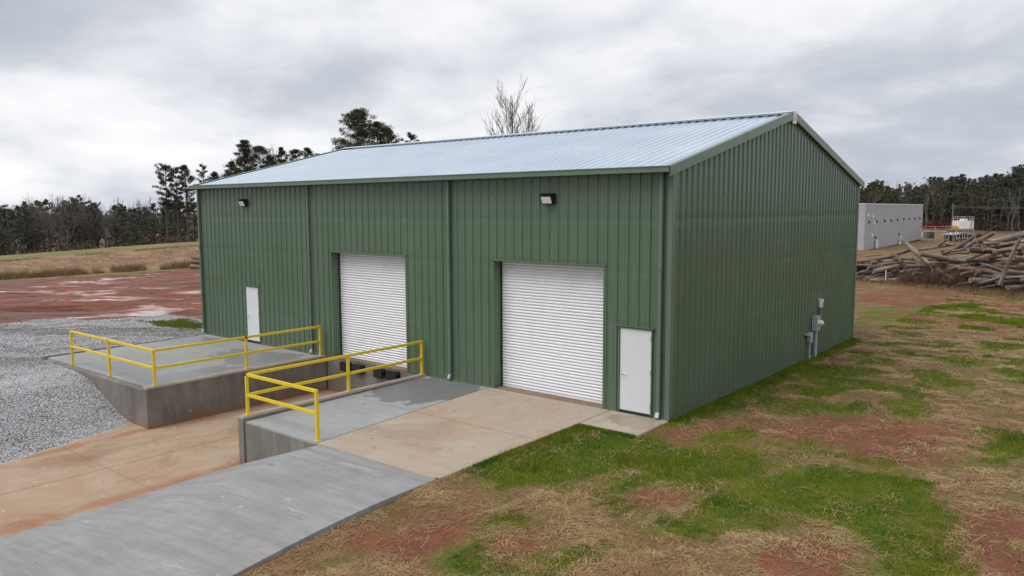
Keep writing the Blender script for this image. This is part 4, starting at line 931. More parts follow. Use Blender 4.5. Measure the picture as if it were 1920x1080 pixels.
def bare_geo(seed, h=14, spread=0.55, depth=5, up_=0.35, tw=0.014, forks=(2, 3), trunk_frac=0.28):
    rg = np.random.default_rng(seed); g = TG()
    def grow(p, d, ln, r_, lv):
        e = p+d*ln*0.5+rg.normal(0, 0.04*ln, 3); q = p+d*ln; g.tube([p, e, q], [r_, r_*0.86, r_*0.72], 5 if lv == 0 else 3)
        if lv >= depth: return
        for i in range(rg.integers(*forks)+1 if lv > 0 else rg.integers(3, 5)):
            v = rg.normal(size=3); v -= (v@d)*d; v /= np.linalg.norm(v)+1e-9
            nd = d+v*rg.uniform(0.5, 1.1)*spread*1.2+np.array([0, 0, up_*0.5]); nd /= np.linalg.norm(nd)
            st = q if i < 2 else p+d*ln*rg.uniform(0.45, 0.95)
            grow(st, nd, ln*rg.uniform(0.55, 0.85), max(tw, r_*(0.66 if i == 0 else 0.5)), lv+1)
    grow(np.zeros(3), np.array([rg.normal(0, 0.03), rg.normal(0, 0.03), 1.0]), h*trunk_frac, 0.011*h+0.03, 0)
    V, T = g.get(); V = V*np.array([1, 1, h/max(V[:, 2].max(), 1e-3)]); return V, T
def upright_geo(seed, h, wid=0.18, n=30, tw=0.012, start=0.25):
    rg = np.random.default_rng(seed); g = TG(); ts = np.linspace(0, 1, 9); wob = np.cumsum(rg.normal(0, 0.006*h, (9, 2)), 0)*np.minimum(ts, 0.8)[:, None]
    tp = np.stack([wob[:, 0], wob[:, 1], ts*h], -1); g.tube(list(tp), [0.011*h*(1-0.93*t)+0.01 for t in ts], 6)
    def limb(p, d, ln, r_, lv):
        up_ = np.array([0, 0, 1.0]); pts = [p]; q = p
        for k_ in range(4): d = d+up_*0.14+rg.normal(0, 0.07, 3); d = d/np.linalg.norm(d); q = q+d*ln/4; pts.append(q)
        g.tube(pts, [r_, r_*0.8, r_*0.6, max(tw*0.8, r_*0.42), tw*0.6], 3)
        if lv >= 3: return
        for k_ in range(rg.integers(6, 10) if lv < 2 else rg.integers(3, 6)):
            f = rg.uniform(0.25, 0.98)*4; i_ = min(int(f), 3); b = pts[i_]+(pts[i_+1]-pts[i_])*(f-i_); v = rg.normal(size=3); v[2] = abs(v[2])*0.5; nd = (pts[i_+1]-pts[i_]); nd = nd/np.linalg.norm(nd)+v/np.linalg.norm(v)*0.65; nd /= np.linalg.norm(nd)
            limb(b, nd, ln*rg.uniform(0.28, 0.5), max(tw, r_*0.5), lv+1)
    for i_ in range(n):
        t = start+(0.96-start)*(i_+rg.random())/n; p = np.array([np.interp(t, ts, tp[:, j_]) for j_ in range(3)]); a = i_*2.4+rg.normal(0, 0.5); el = rg.uniform(0.75, 1.15); d = np.array([math.cos(a)*math.cos(el), math.sin(a)*math.cos(el), math.sin(el)])
        limb(p, d, h*wid*(1.5*(1-t)+0.35)*rg.uniform(0.7, 1.2), 0.0045*h*(1.15-t)+tw, 1)
    V, T = g.get(); V = V*np.array([1, 1, h/V[:, 2].max()]); return V, T
def shrub_geo(seed, r_=1.5, h=2.0, n=70):
    rg = np.random.default_rng(seed); g = TG()
    for i in range(n):
        a = rg.random()*6.283; q = rg.random()**0.5*r_; b = np.array([q*0.5*math.cos(a), q*0.5*math.sin(a), 0]); e = np.array([q*math.cos(a)+rg.normal(0, 0.2), q*math.sin(a)+rg.normal(0, 0.2), h*rg.uniform(0.5, 1)*(1-0.4*(q/r_)**2)])
        m_ = (b+e)/2+rg.normal(0, 0.12, 3); g.tube([b, m_, e], [0.02, 0.014, 0.008], 3)
        for j in range(3):
            s_ = m_+(e-m_)*rg.random(); g.tube([s_, s_+rg.normal(0, 0.22, 3)+np.array([0, 0, 0.2])], [0.011, 0.006], 3)
    return g.get()
def place(V, x, y, z, sc, rot, sz=None):
    c_, s_ = math.cos(rot), math.sin(rot); X = (V[:, 0]*c_-V[:, 1]*s_)*sc+x; Y = (V[:, 0]*s_+V[:, 1]*c_)*sc+y; return np.stack([X, Y, V[:, 2]*(sz or sc)+z], -1)
class Join:
    def __init__(s): s.V = []; s.T = []; s.M = []; s.n = 0
    def add(s, V, T, m): s.V.append(V); s.T.append(T+s.n); s.M.append(np.full(len(T), m)); s.n += len(V)
    def out(s, name, mats, label):
        o = tri_mesh(name, np.concatenate(s.V), np.concatenate(s.T), mats, None, np.concatenate(s.M)); o['kind'] = 'stuff'; o['label'] = label; return o
pines = [pine_geo(100+i, 15, 2.7, (0.33, 0.06, 0.2, 0.42, 0.06, 0.12)[i], 26, 0.31, 14, ('round', 'cone', 'round', 'flat')[i % 4]) for i in range(6)]
bares = [bare_geo(200+i, 14, 0.55, 4, 0.4, 0.022) for i in range(6)]
shrubs = [shrub_geo(300+i, 1.6, 2.2, 24) for i in range(4)]
rf = np.random.default_rng(17)
def wood(px0, px1, d0, d1, n, hfun, pbare, name, label, under=0.35, pe=0.5):
    J = Join()
    for i in range(n):
        x_ = rf.uniform(px0, px1); dist = d0+(d1-d0)*rf.random(); P = at_d(x_, 391, dist); z = float(gz(P[0], P[1]))-0.2; zt = at_d(x_, hfun(x_, dist), dist)[2]; H_ = (zt-z)*rf.uniform(0.86, 1.02)*(1 if rf.random() < 0.8 else 0.75); rot = rf.random()*6.283
        if rf.random() < pbare:
            V, T = bares[rf.integers(6)]; J.add(place(V, P[0], P[1], z, H_/14*rf.uniform(0.8, 1.1), rot, H_/14), T, 2)
        else:
            (Vw, Tw), (Vc, Tc) = pines[rf.integers(6)]; s_ = H_/15; sx_ = s_*rf.uniform(0.95, 1.35)
            J.add(place(Vw, P[0], P[1], z, sx_, rot, s_), Tw, 1); J.add(place(Vc, P[0], P[1], z, sx_, rot, s_), Tc, 0)
    for i in range(int(n*under)):
        x_ = rf.uniform(px0, px1); dist = d0-2+(d1-d0)*0.35*rf.random(); P = at_d(x_, 391, dist); z = float(gz(P[0], P[1]))-0.1; V, T = shrubs[rf.integers(4)]; s_ = rf.uniform(0.7, 2.0)
        J.add(place(V, P[0], P[1], z, s_*1.3, rf.random()*6.283, s_), T, 3 if rf.random() < 0.6 else 4)
    return J.out(name, ['wood_needles', 'pine_bark', 'bare_bark', 'brush_twigs', 'red_brush'], label)
wood(-330, 470, 160, 215, 300, lambda x, d: np.interp(x, [-400, 0, 60, 120, 200, 250, 300, 350, 470], [380, 384, 376, 370, 380, 386, 380, 372, 360]), 0.52, 'woodland', 'far mixed wood of dark pines and bare trees behind the field on the left', 0.8)
wood(1560, 2080, 208, 262, 410, lambda x, d: np.interp(x, [1560, 1640, 1700, 1760, 1850, 1920, 2250], [352, 346, 343, 335, 325, 320, 318])+5*math.sin(x*0.045)+4*math.sin(x*0.117+1), 0.10, 'woodland', 'far dark pine wood behind the grey building and the log pile', 0.6)
wood(470, 1560, 190, 240, 50, lambda x, d: 355, 0.3, 'woodland', 'far low wood hidden behind the green warehouse', 0.2)

def tree_thing(name, label, geo, P, rot, sc, mats, group, cat='tree'):
    t = empty(name, (P[0], P[1], float(gz(P[0], P[1]))-0.1)); t.rotation_euler.z = rot; t.scale = (sc, sc, sc)
    (Vw, Tw), (Vc, Tc) = geo
    tri_mesh('trunk', Vw, Tw, mats[0], t)
    if len(Vc): tri_mesh('crown', Vc, Tc, mats[1], t)
    return tag(t, label, cat, group)
def tall_pine(px_, top, dist, cr_, cb, label, seed, shape='round', nl=52, per=30, leaf=0.24):
    P = at_d(px_, 391, dist); z0 = float(gz(P[0], P[1]))-0.1; h = at_d(px_, top, dist)[2]-z0
    tree_thing('pine_tree', label, pine_geo(seed, h, cr_, cb, nl, leaf*0.5, int(per*1.7), shape, None, 8, 1.05), P, 0, 1, ('pine_bark', 'pine_needles'), 'tall pines rising behind the warehouse')
tall_pine(312, 309, 150, 2.6, 0.55, 'tall thin pine leaning left, first of the pines left of the roof', 1, 'flat', 34)
tall_pine(333, 316, 156, 1.7, 0.55, 'slim pine crowded between two taller pines left of the roof', 2, 'flat', 22)
tall_pine(352, 306, 150, 2.4, 0.5, 'full rounded pine just left of the roof corner', 3, 'round', 36)
tall_pine(384, 309, 158, 2.0, 0.5, 'thin see-through pine above the roof corner', 4, 'flat', 24, 22)
tall_pine(408, 319, 152, 2.4, 0.45, 'low dark bushy pine right beside the thin pine over the roof corner', 5, 'round', 36)
tall_pine(458, 262, 140, 4.2, 0.45, 'tall ragged pine with spiky top above the left end of the roof', 6, 'cone', 56, 30, 0.26)
tall_pine(490, 272, 143, 4.2, 0.5, 'dark dense pine to the right of the ragged spiky pine', 7, 'round', 48)
tall_pine(535, 273, 150, 2.2, 0.5, 'slender pine among bare twigs above the roof slope', 8, 'round', 34)
tall_pine(558, 277, 156, 3.8, 0.5, 'broad low green pine crown above the roof slope', 9, 'round', 44)
tall_pine(583, 274, 160, 3.2, 0.5, 'brownish pine at the right of the low green crown', 10, 'round', 36)
tall_pine(435, 300, 145, 3.0, 0.4, 'low dark pine between the bushy pine and the ragged spiky pine', 21, 'round', 48)
tall_pine(512, 290, 146, 3.0, 0.4, 'low dense pine filling the gap right of the dark dense pine', 22, 'round', 48)
tall_pine(600, 286, 158, 2.4, 0.4, 'low pine just left of the tiny pine top over the slope', 23, 'round', 40)
tall_pine(615, 282, 160, 1.3, 0.5, 'tiny dark pine top peeping over the roof slope', 11, 'round', 20)
tall_pine(672, 204, 132, 4.6, 0.45, 'largest pine, broad round crown standing high over the ridge', 12, 'round', 86, 40, 0.24)
tall_pine(712, 228, 134, 4.0, 0.5, 'pine merging with the right flank of the largest pine', 13, 'round', 56, 34)
tall_pine(732, 238, 138, 3.0, 0.5, 'slim dark pine at the right edge of the largest pine', 14, 'round', 36, 30)
tall_pine(776, 249, 150, 2.0, 0.55, 'small lone pine top just right of the largest pine', 15, 'flat', 26, 30)
def bare_thing(px_, top, dist, label, seed, group=None, **kw):
    P = at_d(px_, 391, dist); z0 = float(gz(P[0], P[1]))-0.1; h = at_d(px_, top, dist)[2]-z0
    g = upright_geo(seed, h, **kw['up']) if 'up' in kw else bare_geo(seed, h, **kw); return tree_thing('bare_tree', label, (g, (np.zeros((0, 3)), None)), P, 0, 1, ('bare_bark', None), group)
bare_thing(962, 138, 100, 'tall leafless tree standing alone over the roof ridge', 42, None, up=dict(wid=0.30, n=26, tw=0.012, start=0.42))
bare_thing(996, 190, 103, 'smaller leafless tree spreading to the right of the tall lone one', 47, None, up=dict(wid=0.27, n=12, tw=0.011, start=0.55))
bare_thing(524, 268, 165, 'pale bare tree between the dark pines above the roof slope', 51, 'bare trees among the pines', spread=0.4, depth=5, up_=0.5, tw=0.022)
bare_thing(597, 265, 168, 'thin bare tree right of the brownish pine above the roof slope', 52, 'bare trees among the pines', spread=0.35, depth=5, up_=0.6, tw=0.022)
for i, (px_, tp_) in enumerate(((18, 385), (50, 362), (110, 361), (128, 360), (218, 368), (258, 366), (295, 360))):
    bare_thing(px_, tp_, 176+rf.uniform(-6, 6), ('leftmost', 'second from left', 'third from left', 'fourth from left', 'fifth from left', 'sixth from left', 'rightmost')[i]+' of seven leafless grey trees rising above the left wood', 60+i, 'leafless trees over the left wood', spread=0.5, depth=5, up_=0.45, tw=0.025)
for i in range(16):
    px_ = (1640, 1668, 1736, 1752, 1770, 1800, 1832, 1846, 1862, 1878, 1890, 1902, 1916, 1935, 1960, 1990)[i]
    bare_thing(px_, rf.uniform(345, 372) if i > 1 else 338, 205+rf.uniform(-4, 6) if i > 1 else 240, ('first', 'second', 'third', 'fourth', 'fifth', 'sixth', 'seventh', 'eighth', 'ninth', 'tenth', 'eleventh', 'twelfth', 'thirteenth', 'fourteenth')[i-2]+' pale bare trunk rightward from the grey building, before the pine wood' if i > 1 else ('left', 'right')[i]+' one of two bare tree tops above the pine wood over the grey building', 80+i, 'pale bare trunks before the pine wood' if i > 1 else 'bare tops above the pine wood', spread=0.22, depth=3, up_=0.7, tw=0.02, trunk_frac=0.6)
# shrubs along the far edge of the field
for i, (px_, dist, sc, mt, lb) in enumerate(((160, 128, 1.9, 'olive_leaves', 'olive bush at the edge of the wood'), (318, 126, 1.6, 'red_brush', 'dark red bush at the field edge beside the pines'), (285, 130, 1.0, 'red_brush', 'small dark red bush left of the larger red bush'), (60, 132, 1.7, 'red_brush', 'reddish brown thicket at the left edge of the wood'), (230, 131, 1.3, 'brush_twigs', 'grey brown bare bush in the middle of the field edge'))):
    P = at_d(px_, 391, dist); g = TG(); rr = np.random.default_rng(500+i)
    for j in range(26): g.leaves(np.array([rr.normal(0, 1.1), rr.normal(0, 1.1), rr.uniform(0.4, 2.2)]), (0.6, 0.6, 0.5), 26, 0.16, rr)
    tree_thing('bush', lb, (shrub_geo(520+i, 1.8, 2.4, 40), g.get()), P, 0, sc, ('brush_twigs', mt), 'bushes along the field edge', 'bush')

# ------------------------------------------------------------------ log pile
def m_log(name, c1, c2, c3):
    k = NT(name); tco = k.n('ShaderNodeTexCoord'); v = k.vec((1, 1, 0.16), src=tco.outputs['Object'])
    inf = k.n('ShaderNodeObjectInfo'); add = k.n('ShaderNodeVectorMath', operation='ADD'); k.l(v, add.inputs[0]); cmb = k.n('ShaderNodeCombineXYZ'); k.l(k.ma('MULTIPLY', inf.outputs['Random'], 40), cmb.inputs[0]); k.l(cmb.outputs[0], add.inputs[1])
    a = k.noise(5, 5, 0.6, v=add.outputs[0]); b = k.noise(1.2, 3, v=add.outputs[0])
    c = k.mix(k.mr(a, 0.35, 0.65), c1, c2); c = k.mix(k.mr(b, 0.45, 0.62, 0, 0.85), c, c3); c = k.mix(k.mr(k.noise(14, 4, v=add.outputs[0]), 0.55, 0.75, 0, 0.7), c, (0.05, 0.04, 0.035))
    k.bump(a, 0.03, 0.6); MAT[name] = k.fin(c, 0.85)
m_log('log_grey', (0.12, 0.095, 0.08), (0.33, 0.285, 0.245), (0.20, 0.13, 0.09))
m_log('log_brown', (0.10, 0.07, 0.055), (0.27, 0.21, 0.17), (0.24, 0.14, 0.085))
m_log('log_dark', (0.04, 0.03, 0.026), (0.10, 0.08, 0.07), (0.13, 0.08, 0.05))
simple('log_end', (0.25, 0.165, 0.105), 0.9, 0, 0.4, 9)
def log(A, B, r0, r1, mat, label, group, splinter=False, seed=0):
    A, B = Vector(A), Vector(B); ln = (B-A).length; rr = np.random.default_rng(seed+900); t = empty('log', A)
    t.rotation_mode = 'QUATERNION'; t.rotation_quaternion = (B-A).to_track_quat('Z', 'Y')
    n = 7; bow = rr.normal(0, 0.03*ln, 2); pts = []; rad = []
    for i in range(n): u = i/(n-1); pts.append((bow[0]*math.sin(math.pi*u), bow[1]*math.sin(math.pi*u), ln*u)); rad.append((r0+(r1-r0)*u)*rr.uniform(0.88, 1.12))
    V, T = tube_geo(pts, rad, 9, False); m = MB(); m.v = [tuple(q) for q in V]; m.f = [tuple(q) for q in T]; m.mi = [0]*len(T)
    for q in range(rr.integers(1, 4)):
        u = rr.uniform(0.15, 0.9); a = rr.random()*6.283; d = np.array([math.cos(a), math.sin(a), 0.4]); p = np.array(pts[int(u*(n-1))]); r_ = r0+(r1-r0)*u
        m.tube([p+d*r_*0.5, p+d*r_*rr.uniform(1.3, 2.0)], [r_*0.3, r_*0.18], 5)
    m.build('bark', mat, t, smooth=True)
    for z, k, pt, rd in ((0, 'e', pts[0], rad[0]), (1, 'e', pts[-1], rad[-1])):
        m = MB(); s = -1 if z == 0 else 1; ring = [(pt[0]+rd*0.99*math.cos(j*0.698), pt[1]+rd*0.99*math.sin(j*0.698), pt[2]-s*0.002+s*rr.uniform(-0.02, 0.02)) for j in range(9)]
        if splinter and z == 0:
            for j in range(7): a = j*0.9; c0 = (pt[0]+rd*0.6*math.cos(a), pt[1]+rd*0.6*math.sin(a), 0.02); m.tube([c0, (c0[0]*1.4+rr.normal(0, .05), c0[1]*1.4+rr.normal(0, .05), -rr.uniform(0.4, 1.0))], [rd*0.3, 0.012], 4)
            m.build('splinters', 'log_grey', t); continue
        m.poly(ring if s > 0 else ring[::-1]); m.build('cut_end', 'log_end', t)
    return tag(t, label, 'log', group)
def pile_d(x): return 57.0-(x-1700)*0.039
K = 5.647
GL, GRT = 'logs in the left part of the pile', 'logs in the right part of the pile'
LOGS = [ # x0,y0,x1,y1 in an enlarged survey view, radius, depth offset, look, label, group
 (140, 400, 750, 262, 24, -0.9, 'log_brown', 'thick orange-brown log on top of the left part of the pile', GL), (672, 205, 1180, 590, 24, -1.6, 'log_grey', 'long splintered log leaning down across the middle of the pile', GL),
 (245, 340, 420, 325, 10, -0.2, 'log_grey', 'thin short log above the thick orange-brown one', GL), (370, 430, 830, 400, 15, -1.0, 'log_grey', 'pale bent log under the thick orange-brown one', GL),
 (140, 525, 390, 455, 13, -1.3, 'log_grey', 'pale log slanting up at the left end of the pile', GL), (130, 545, 480, 490, 19, -1.0, 'log_brown', 'reddish log below the pale slanting one at the left end', GL),
 (130, 572, 330, 560, 15, -1.3, 'log_brown', '', GL), (190, 600, 430, 606, 15, -1.4, 'log_brown', '', GL), (170, 660, 400, 632, 15, -1.6, 'log_brown', 'lowest log lying in the grass at the left end of the pile', GL),
 (400, 360, 770, 382, 14, -0.3, 'log_brown', '', GL), (555, 320, 625, 405, 20, -1.2, 'log_brown', 'short stub standing on end in the left part of the pile', GL), (270, 412, 580, 380, 17, -0.5, 'log_grey', '', GL),
 (130, 450, 320, 436, 17, -0.6, 'log_grey', '', GL), (810, 272, 1190, 215, 15, 1.2, 'log_grey', 'thin pale log lying far back in the middle of the pile', GL), (1060, 315, 1400, 125, 24, -0.4, 'log_brown', 'log pointing up to the right in the middle of the pile', GRT),
 (1370, 140, 1462, 102, 15, 0.1, 'log_dark', 'blackened short log end at the top of the pile', GRT), (1420, 145, 1622, 20, 8, 0.3, 'log_dark', 'thin dark pole sticking up highest from the pile', GRT), (1440, 190, 1610, 92, 24, 0.2, 'log_brown', 'orange-brown log end jutting up beside the thin dark pole', GRT),
 (1480, 215, 2120, 45, 34, 0.0, 'log_grey', 'biggest pale log lying along the top right of the pile', GRT), (1510, 245, 1860, 190, 21, -0.5, 'log_grey', 'pale log below the biggest log', GRT), (1285, 275, 1420, 180, 18, -0.3, 'log_grey', '', GRT),
 (1470, 250, 1890, 370, 17, -1.3, 'log_grey', 'grey log slanting down to the right across the pile', GRT), (1300, 375, 1520, 300, 21, -0.4, 'log_grey', '', GRT), (1490, 372, 1690, 340, 27, -0.5, 'log_brown', 'thick short log with a pale cut end in the right part', GRT),
 (1230, 380, 1710, 498, 10, -1.5, 'log_grey', 'thin pale pole slanting down in front of the right part', GRT), (1240, 475, 1700, 535, 25, -1.3, 'log_brown', 'long log with orange peeled end low in the right part', GRT), (1400, 550, 1610, 562, 22, -1.3, 'log_grey', '', GRT),
 (1390, 595, 1490, 602, 22, -1.6, 'log_grey', 'short fat log end at the foot of the right part', GRT), (1400, 648, 1690, 555, 16, -1.9, 'log_grey', 'pale log resting on the grass at the foot of the pile', GRT), (1665, 640, 1880, 150, 20, -2.2, 'log_grey', 'steep log leaning upright against the right part of the pile', GRT),
 (1480, 440, 1740, 400, 20, -0.6, 'log_grey', '', GRT), (1560, 440, 1960, 452, 24, -0.7, 'log_brown', '', GRT), (1740, 490, 2000, 524, 17, -1.0, 'log_grey', '', GRT), (1730, 572, 2000, 560, 15, -1.2, 'log_grey', '', GRT),
 (1650, 192, 1830, 170, 14, 0.1, 'log_grey', '', GRT), (1015, 225, 1100, 165, 18, 0.9, 'log_brown', 'short brown stub behind the middle of the pile', GRT), (1095, 205, 1190, 222, 14, 0.9, 'log_grey', '', GRT), (1200, 172, 1330, 166, 10, 1.6, 'log_dark', '', GRT),
 (1880, 300, 2150, 240, 26, -0.4, 'log_grey', '', GRT), (1850, 380, 2160, 400, 24, -0.9, 'log_brown', '', GRT), (1900, 600, 2200, 560, 22, -1.2, 'log_grey', '', GRT)]
def fill_label(mt, left): return {'log_grey': 'weathered grey log', 'log_brown': 'reddish brown log', 'log_dark': 'blackened dark log'}[mt]+' half buried in the '+('left' if left else 'right')+' part of the log pile'
for i, (a, b, c, d, r_, off, mt, lb, grp) in enumerate(LOGS):
    P0 = at_d(1580+a/K, 420+b/K, pile_d(1580+a/K)+off); P1 = at_d(1580+c/K, 420+d/K, pile_d(1580+c/K)+off); s = pile_d(1750)/FPX/K
    for P in (P0, P1): P[2] = max(P[2], float(gz(P[0], P[1]))+r_*s*0.6)
    if not lb: lb = fill_label(mt, grp == GL)
    log(P0, P1, r_*s, r_*s*rf.uniform(0.6, 0.9), mt, lb, grp, splinter=(i == 1), seed=i)
for i in range(120):
    left = i < 46; x_ = rf.uniform(1590, 1700) if left else rf.uniform(1745, 1960); hmax = 0.55 if left else 1.0
    top_y = np.interp(x_, [1590, 1660, 1720, 1760, 1830, 1960], [500, 488, 500, 478, 452, 445]); bot = np.interp(x_, [1590, 1700, 1960], [528, 526, 546]); y_ = rf.uniform(top_y, bot-4)
    off = rf.uniform(-0.6, 2.4); c0 = at_d(x_, y_, pile_d(x_)+off); a = rf.normal(0, 0.35); dv = rt*math.cos(a)+np.array([-math.sin(YAW), math.cos(YAW), 0])*math.sin(a)+np.array([0, 0, rf.normal(0.05, 0.12)]); ln = rf.uniform(2.0, 5.5); r_ = rf.uniform(0.07, 0.19)
    P0 = c0-dv*ln/2; P1 = c0+dv*ln/2
    for P in (P0, P1): P[2] = max(P[2], float(gz(P[0], P[1]))+r_*0.8)
    mt = ('log_grey', 'log_brown', 'log_grey', 'log_dark')[rf.integers(4)]; log(P0, P1, r_, r_*0.85, mt, fill_label(mt, left), GL if left else GRT, seed=200+i)
J = Join()
for i in range(34):
    x_ = rf.choice([rf.normal(1730, 14), rf.normal(1785, 18), rf.normal(1750, 25), rf.uniform(1640, 1880)]); P = at_d(x_, 391, pile_d(x_)-rf.uniform(0.6, 2.6)); V, T = shrubs[rf.integers(4)]; s_ = rf.uniform(0.45, 0.95); J.add(place(V, P[0], P[1], float(gz(P[0], P[1]))-0.05, s_, rf.random()*6, s_), T, 0)
J.out('dry_brush', ['brush_twigs'], 'tangled leafless brush growing through the middle of the log pile')
# log stack at the far left behind the warehouse corner
for j, (a, z) in enumerate(((-0.55, 0.24), (0.0, 0.25), (0.55, 0.24), (-0.28, 0.70), (0.28, 0.71), (0.0, 1.14))):
    P = at_z(378, 497, -0.55); g0 = float(gz(P[0], P[1])); dv = np.array([0.05, 1.0, 0]); sd_ = np.array([1.0, -0.05, 0])
    A = P+sd_*a; A[2] = g0+z; dv = rt0*1.0; sd2 = np.array([-math.sin(YAW), math.cos(YAW), 0]); A = P-rt0*0.9+sd2*a; A[2] = g0+z; B = A+rt0*4.2
    log(A, B, 0.24, 0.23, 'log_brown' if j % 2 else 'log_grey', ('bottom row, farthest cut log', 'bottom row, middle cut log', 'bottom row, nearest cut log', 'second row, farther cut log', 'second row, nearer cut log', 'topmost cut log')[2-j if j < 3 else (7-j if j < 5 else 5)]+' in the small stack beside the far warehouse corner', 'small log stack by the bank', seed=400+j)
# survey stake and marker flag before the pile
P = at_d(1661, 518, pile_d(1661)-2.4); g0 = float(gz(P[0], P[1])); m = MB(); m.hexa([(-0.03, -0.03, 0), (0.03, -0.03, 0), (0.03, 0.03, 0), (-0.03, 0.03, 0), (-0.03, -0.03, 0.9), (0.03, -0.03, 0.9), (0.03, 0.03, 0.86), (-0.03, 0.03, 0.86)]); o = m.build('survey_stake', 'pvc'); o.location = (P[0], P[1], g0); tag(o, 'white survey stake standing before the left part of the log pile', 'stake')
P = at_d(1674, 526, pile_d(1674)-2.8); g0 = float(gz(P[0], P[1])); t = empty('marker_flag', (P[0], P[1], g0)); m = MB(); m.tube([(0, 0, 0), (0, 0, 0.45)], 0.008, 5); m.build('wire', 'wire', t); m = MB(); m.hexa([(0, 0, 0.28), (0.12, 0.03, 0.2), (0.12, 0.034, 0.2), (0, 0.004, 0.28), (0, 0, 0.44), (0.13, 0.05, 0.36), (0.13, 0.054, 0.36), (0, 0.004, 0.44)]); m.build('cloth', 'pink_flag', t); tag(t, 'small pink marker flag in the grass before the log pile', 'flag')

# ------------------------------------------------------------------ distant grey building and yard equipment
t = empty('grey_building', (-21, 115, -0.6)); bx = np.array([-19.75, 91.77]); ex = np.array([-22.22, 138.69]); dl = (ex-bx); LEN = np.linalg.norm(dl); dl /= LEN; ndir = np.array([dl[1], -dl[0]])   # ndir points towards +X
Hg = 6.0; b0 = -0.62; WID = 22.0; N_ = 28
def gp(u, w, z): q = bx+dl*u-ndir*w; return (q[0], q[1], z)
def gpart(m, name, mat, par=None, label=None):
    o = m.build(name, mat, par or t); o.data.transform(Matrix.Translation(-Vector(t.location)))
    return o
for i in range(N_):
    u0, u1 = LEN*i/N_, LEN*(i+1)/N_-0.02; m = MB(); m.hexa([gp(u0, 0, b0), gp(u1, 0, b0), gp(u1, 0.1, b0), gp(u0, 0.1, b0), gp(u0, 0, Hg-b0-1.1), gp(u1, 0, Hg-b0-1.1), gp(u1, 0.1, Hg-b0-1.1), gp(u0, 0.1, Hg-b0-1.1)]); gpart(m, 'wall_panel', 'grey_cladding')
for i in range(12):
    w0, w1 = WID*i/12+0.1*(i == 0), WID*(i+1)/12-0.02; m = MB(); m.hexa([gp(0, w0, b0), gp(0.1, w0, b0), gp(0.1, w1, b0), gp(0, w1, b0), gp(0, w0, Hg-b0-1.1), gp(0.1, w0, Hg-b0-1.1), gp(0.1, w1, Hg-b0-1.1), gp(0, w1, Hg-b0-1.1)]); gpart(m, 'wall_panel', 'grey_cladding')
m = MB(); m.hexa([gp(0.12, 0.12, b0-0.5), gp(LEN, 0.12, b0-0.5), gp(LEN, WID, b0-0.5), gp(0.12, WID, b0-0.5), gp(0.12, 0.12, Hg-b0-1.15), gp(LEN, 0.12, Hg-b0-1.15), gp(LEN, WID, Hg-b0-1.15), gp(0.12, WID, Hg-b0-1.15)]); gpart(m, 'core', 'dark')
m = MB(); zt_ = Hg-b0-1.1
m.hexa([gp(-0.06, -0.06, zt_), gp(LEN, -0.06, zt_), gp(LEN, 0.14, zt_), gp(-0.06, 0.14, zt_), gp(-0.06, -0.06, zt_+0.13), gp(LEN, -0.06, zt_+0.13), gp(LEN, 0.14, zt_+0.13), gp(-0.06, 0.14, zt_+0.13)]); m.hexa([gp(-0.06, 0.145, zt_), gp(0.14, 0.145, zt_), gp(0.14, WID, zt_), gp(-0.06, WID, zt_), gp(-0.06, 0.145, zt_+0.13), gp(0.14, 0.145, zt_+0.13), gp(0.14, WID, zt_+0.13), gp(-0.06, WID, zt_+0.13)]); gpart(m, 'roof_edge', 'white_tank')
def on_wall(px_, py_):      # point on the long wall seen at this survey pixel -> (u, z)
    d = ray(px_, py_); n3 = np.array([ndir[0], ndir[1], 0]); p0 = np.array([bx[0], bx[1], 0]); k_ = ((p0-CAM)@n3)/(d@n3); P = CAM+d*k_; return (P[:2]-bx)@dl, P[2]
for px_, py_ in ((1629, 416), (1643.5, 415), (1658, 414), (1670.5, 413), (1682.5, 412), (1694, 411), (1704.5, 410), (1715, 409.3), (1724, 408.5), (1640.5, 445), (1685, 438.3)):
    u, z = on_wall(px_, py_); m = MB(); m.hexa([gp(u-0.16, -0.22, z-0.17), gp(u+0.16, -0.22, z-0.17), gp(u+0.16, -0.002, z-0.17), gp(u-0.16, -0.002, z-0.17), gp(u-0.16, -0.1, z+0.17), gp(u+0.16, -0.1, z+0.17), gp(u+0.16, -0.002, z+0.17), gp(u-0.16, -0.002, z+0.17)]); gpart(m, 'vent_hood', 'black_metal')
for px_, py_ in ((1626.5, 403), (1635, 405.3), (1638, 417.8), (1634, 440.3)):
    u, z = on_wall(px_, py_); m = MB(); m.hexa([gp(u-0.2, -0.2, z-0.2), gp(u+0.2, -0.2, z-0.2), gp(u+0.2, -0.002, z-0.2), gp(u-0.2, -0.002, z-0.2), gp(u-0.2, -0.12, z+0.2), gp(u+0.2, -0.12, z+0.2), gp(u+0.2, -0.002, z+0.2), gp(u-0.2, -0.002, z+0.2)]); gpart(m, 'vent_hood', 'white_tank')
for px_, y1 in ((1640, 449.5), (1684.3, 442)):
    u, z1 = on_wall(px_, y1); q = gp(u, -0.25, 0); m = MB(); m.tube([(q[0], q[1], b0-0.5), (q[0], q[1], z1)], 0.22, 10); gpart(m, 'drain_pipe', 'pvc')
tag(t, 'long windowless grey building with small black vents beyond the log pile', 'building')
def far_thing(name, label, cat, px_, py_, zg, fn, group=None):
    P = at_z(px_, py_, zg); g0 = float(gz(P[0], P[1])); t = empty(name, (P[0], P[1], g0)); t.rotation_euler.z = YAW; dist = float((P-CAM)@fw); fn(t, dist/FPX); return tag(t, label, cat, group)
def fbox(t, name, mat, x0, x1, y0, y1, z0, z1, bevel=0): m = MB(); m.box(x0, x1, y0, y1, z0, z1); return m.build(name, mat, t, bevel)
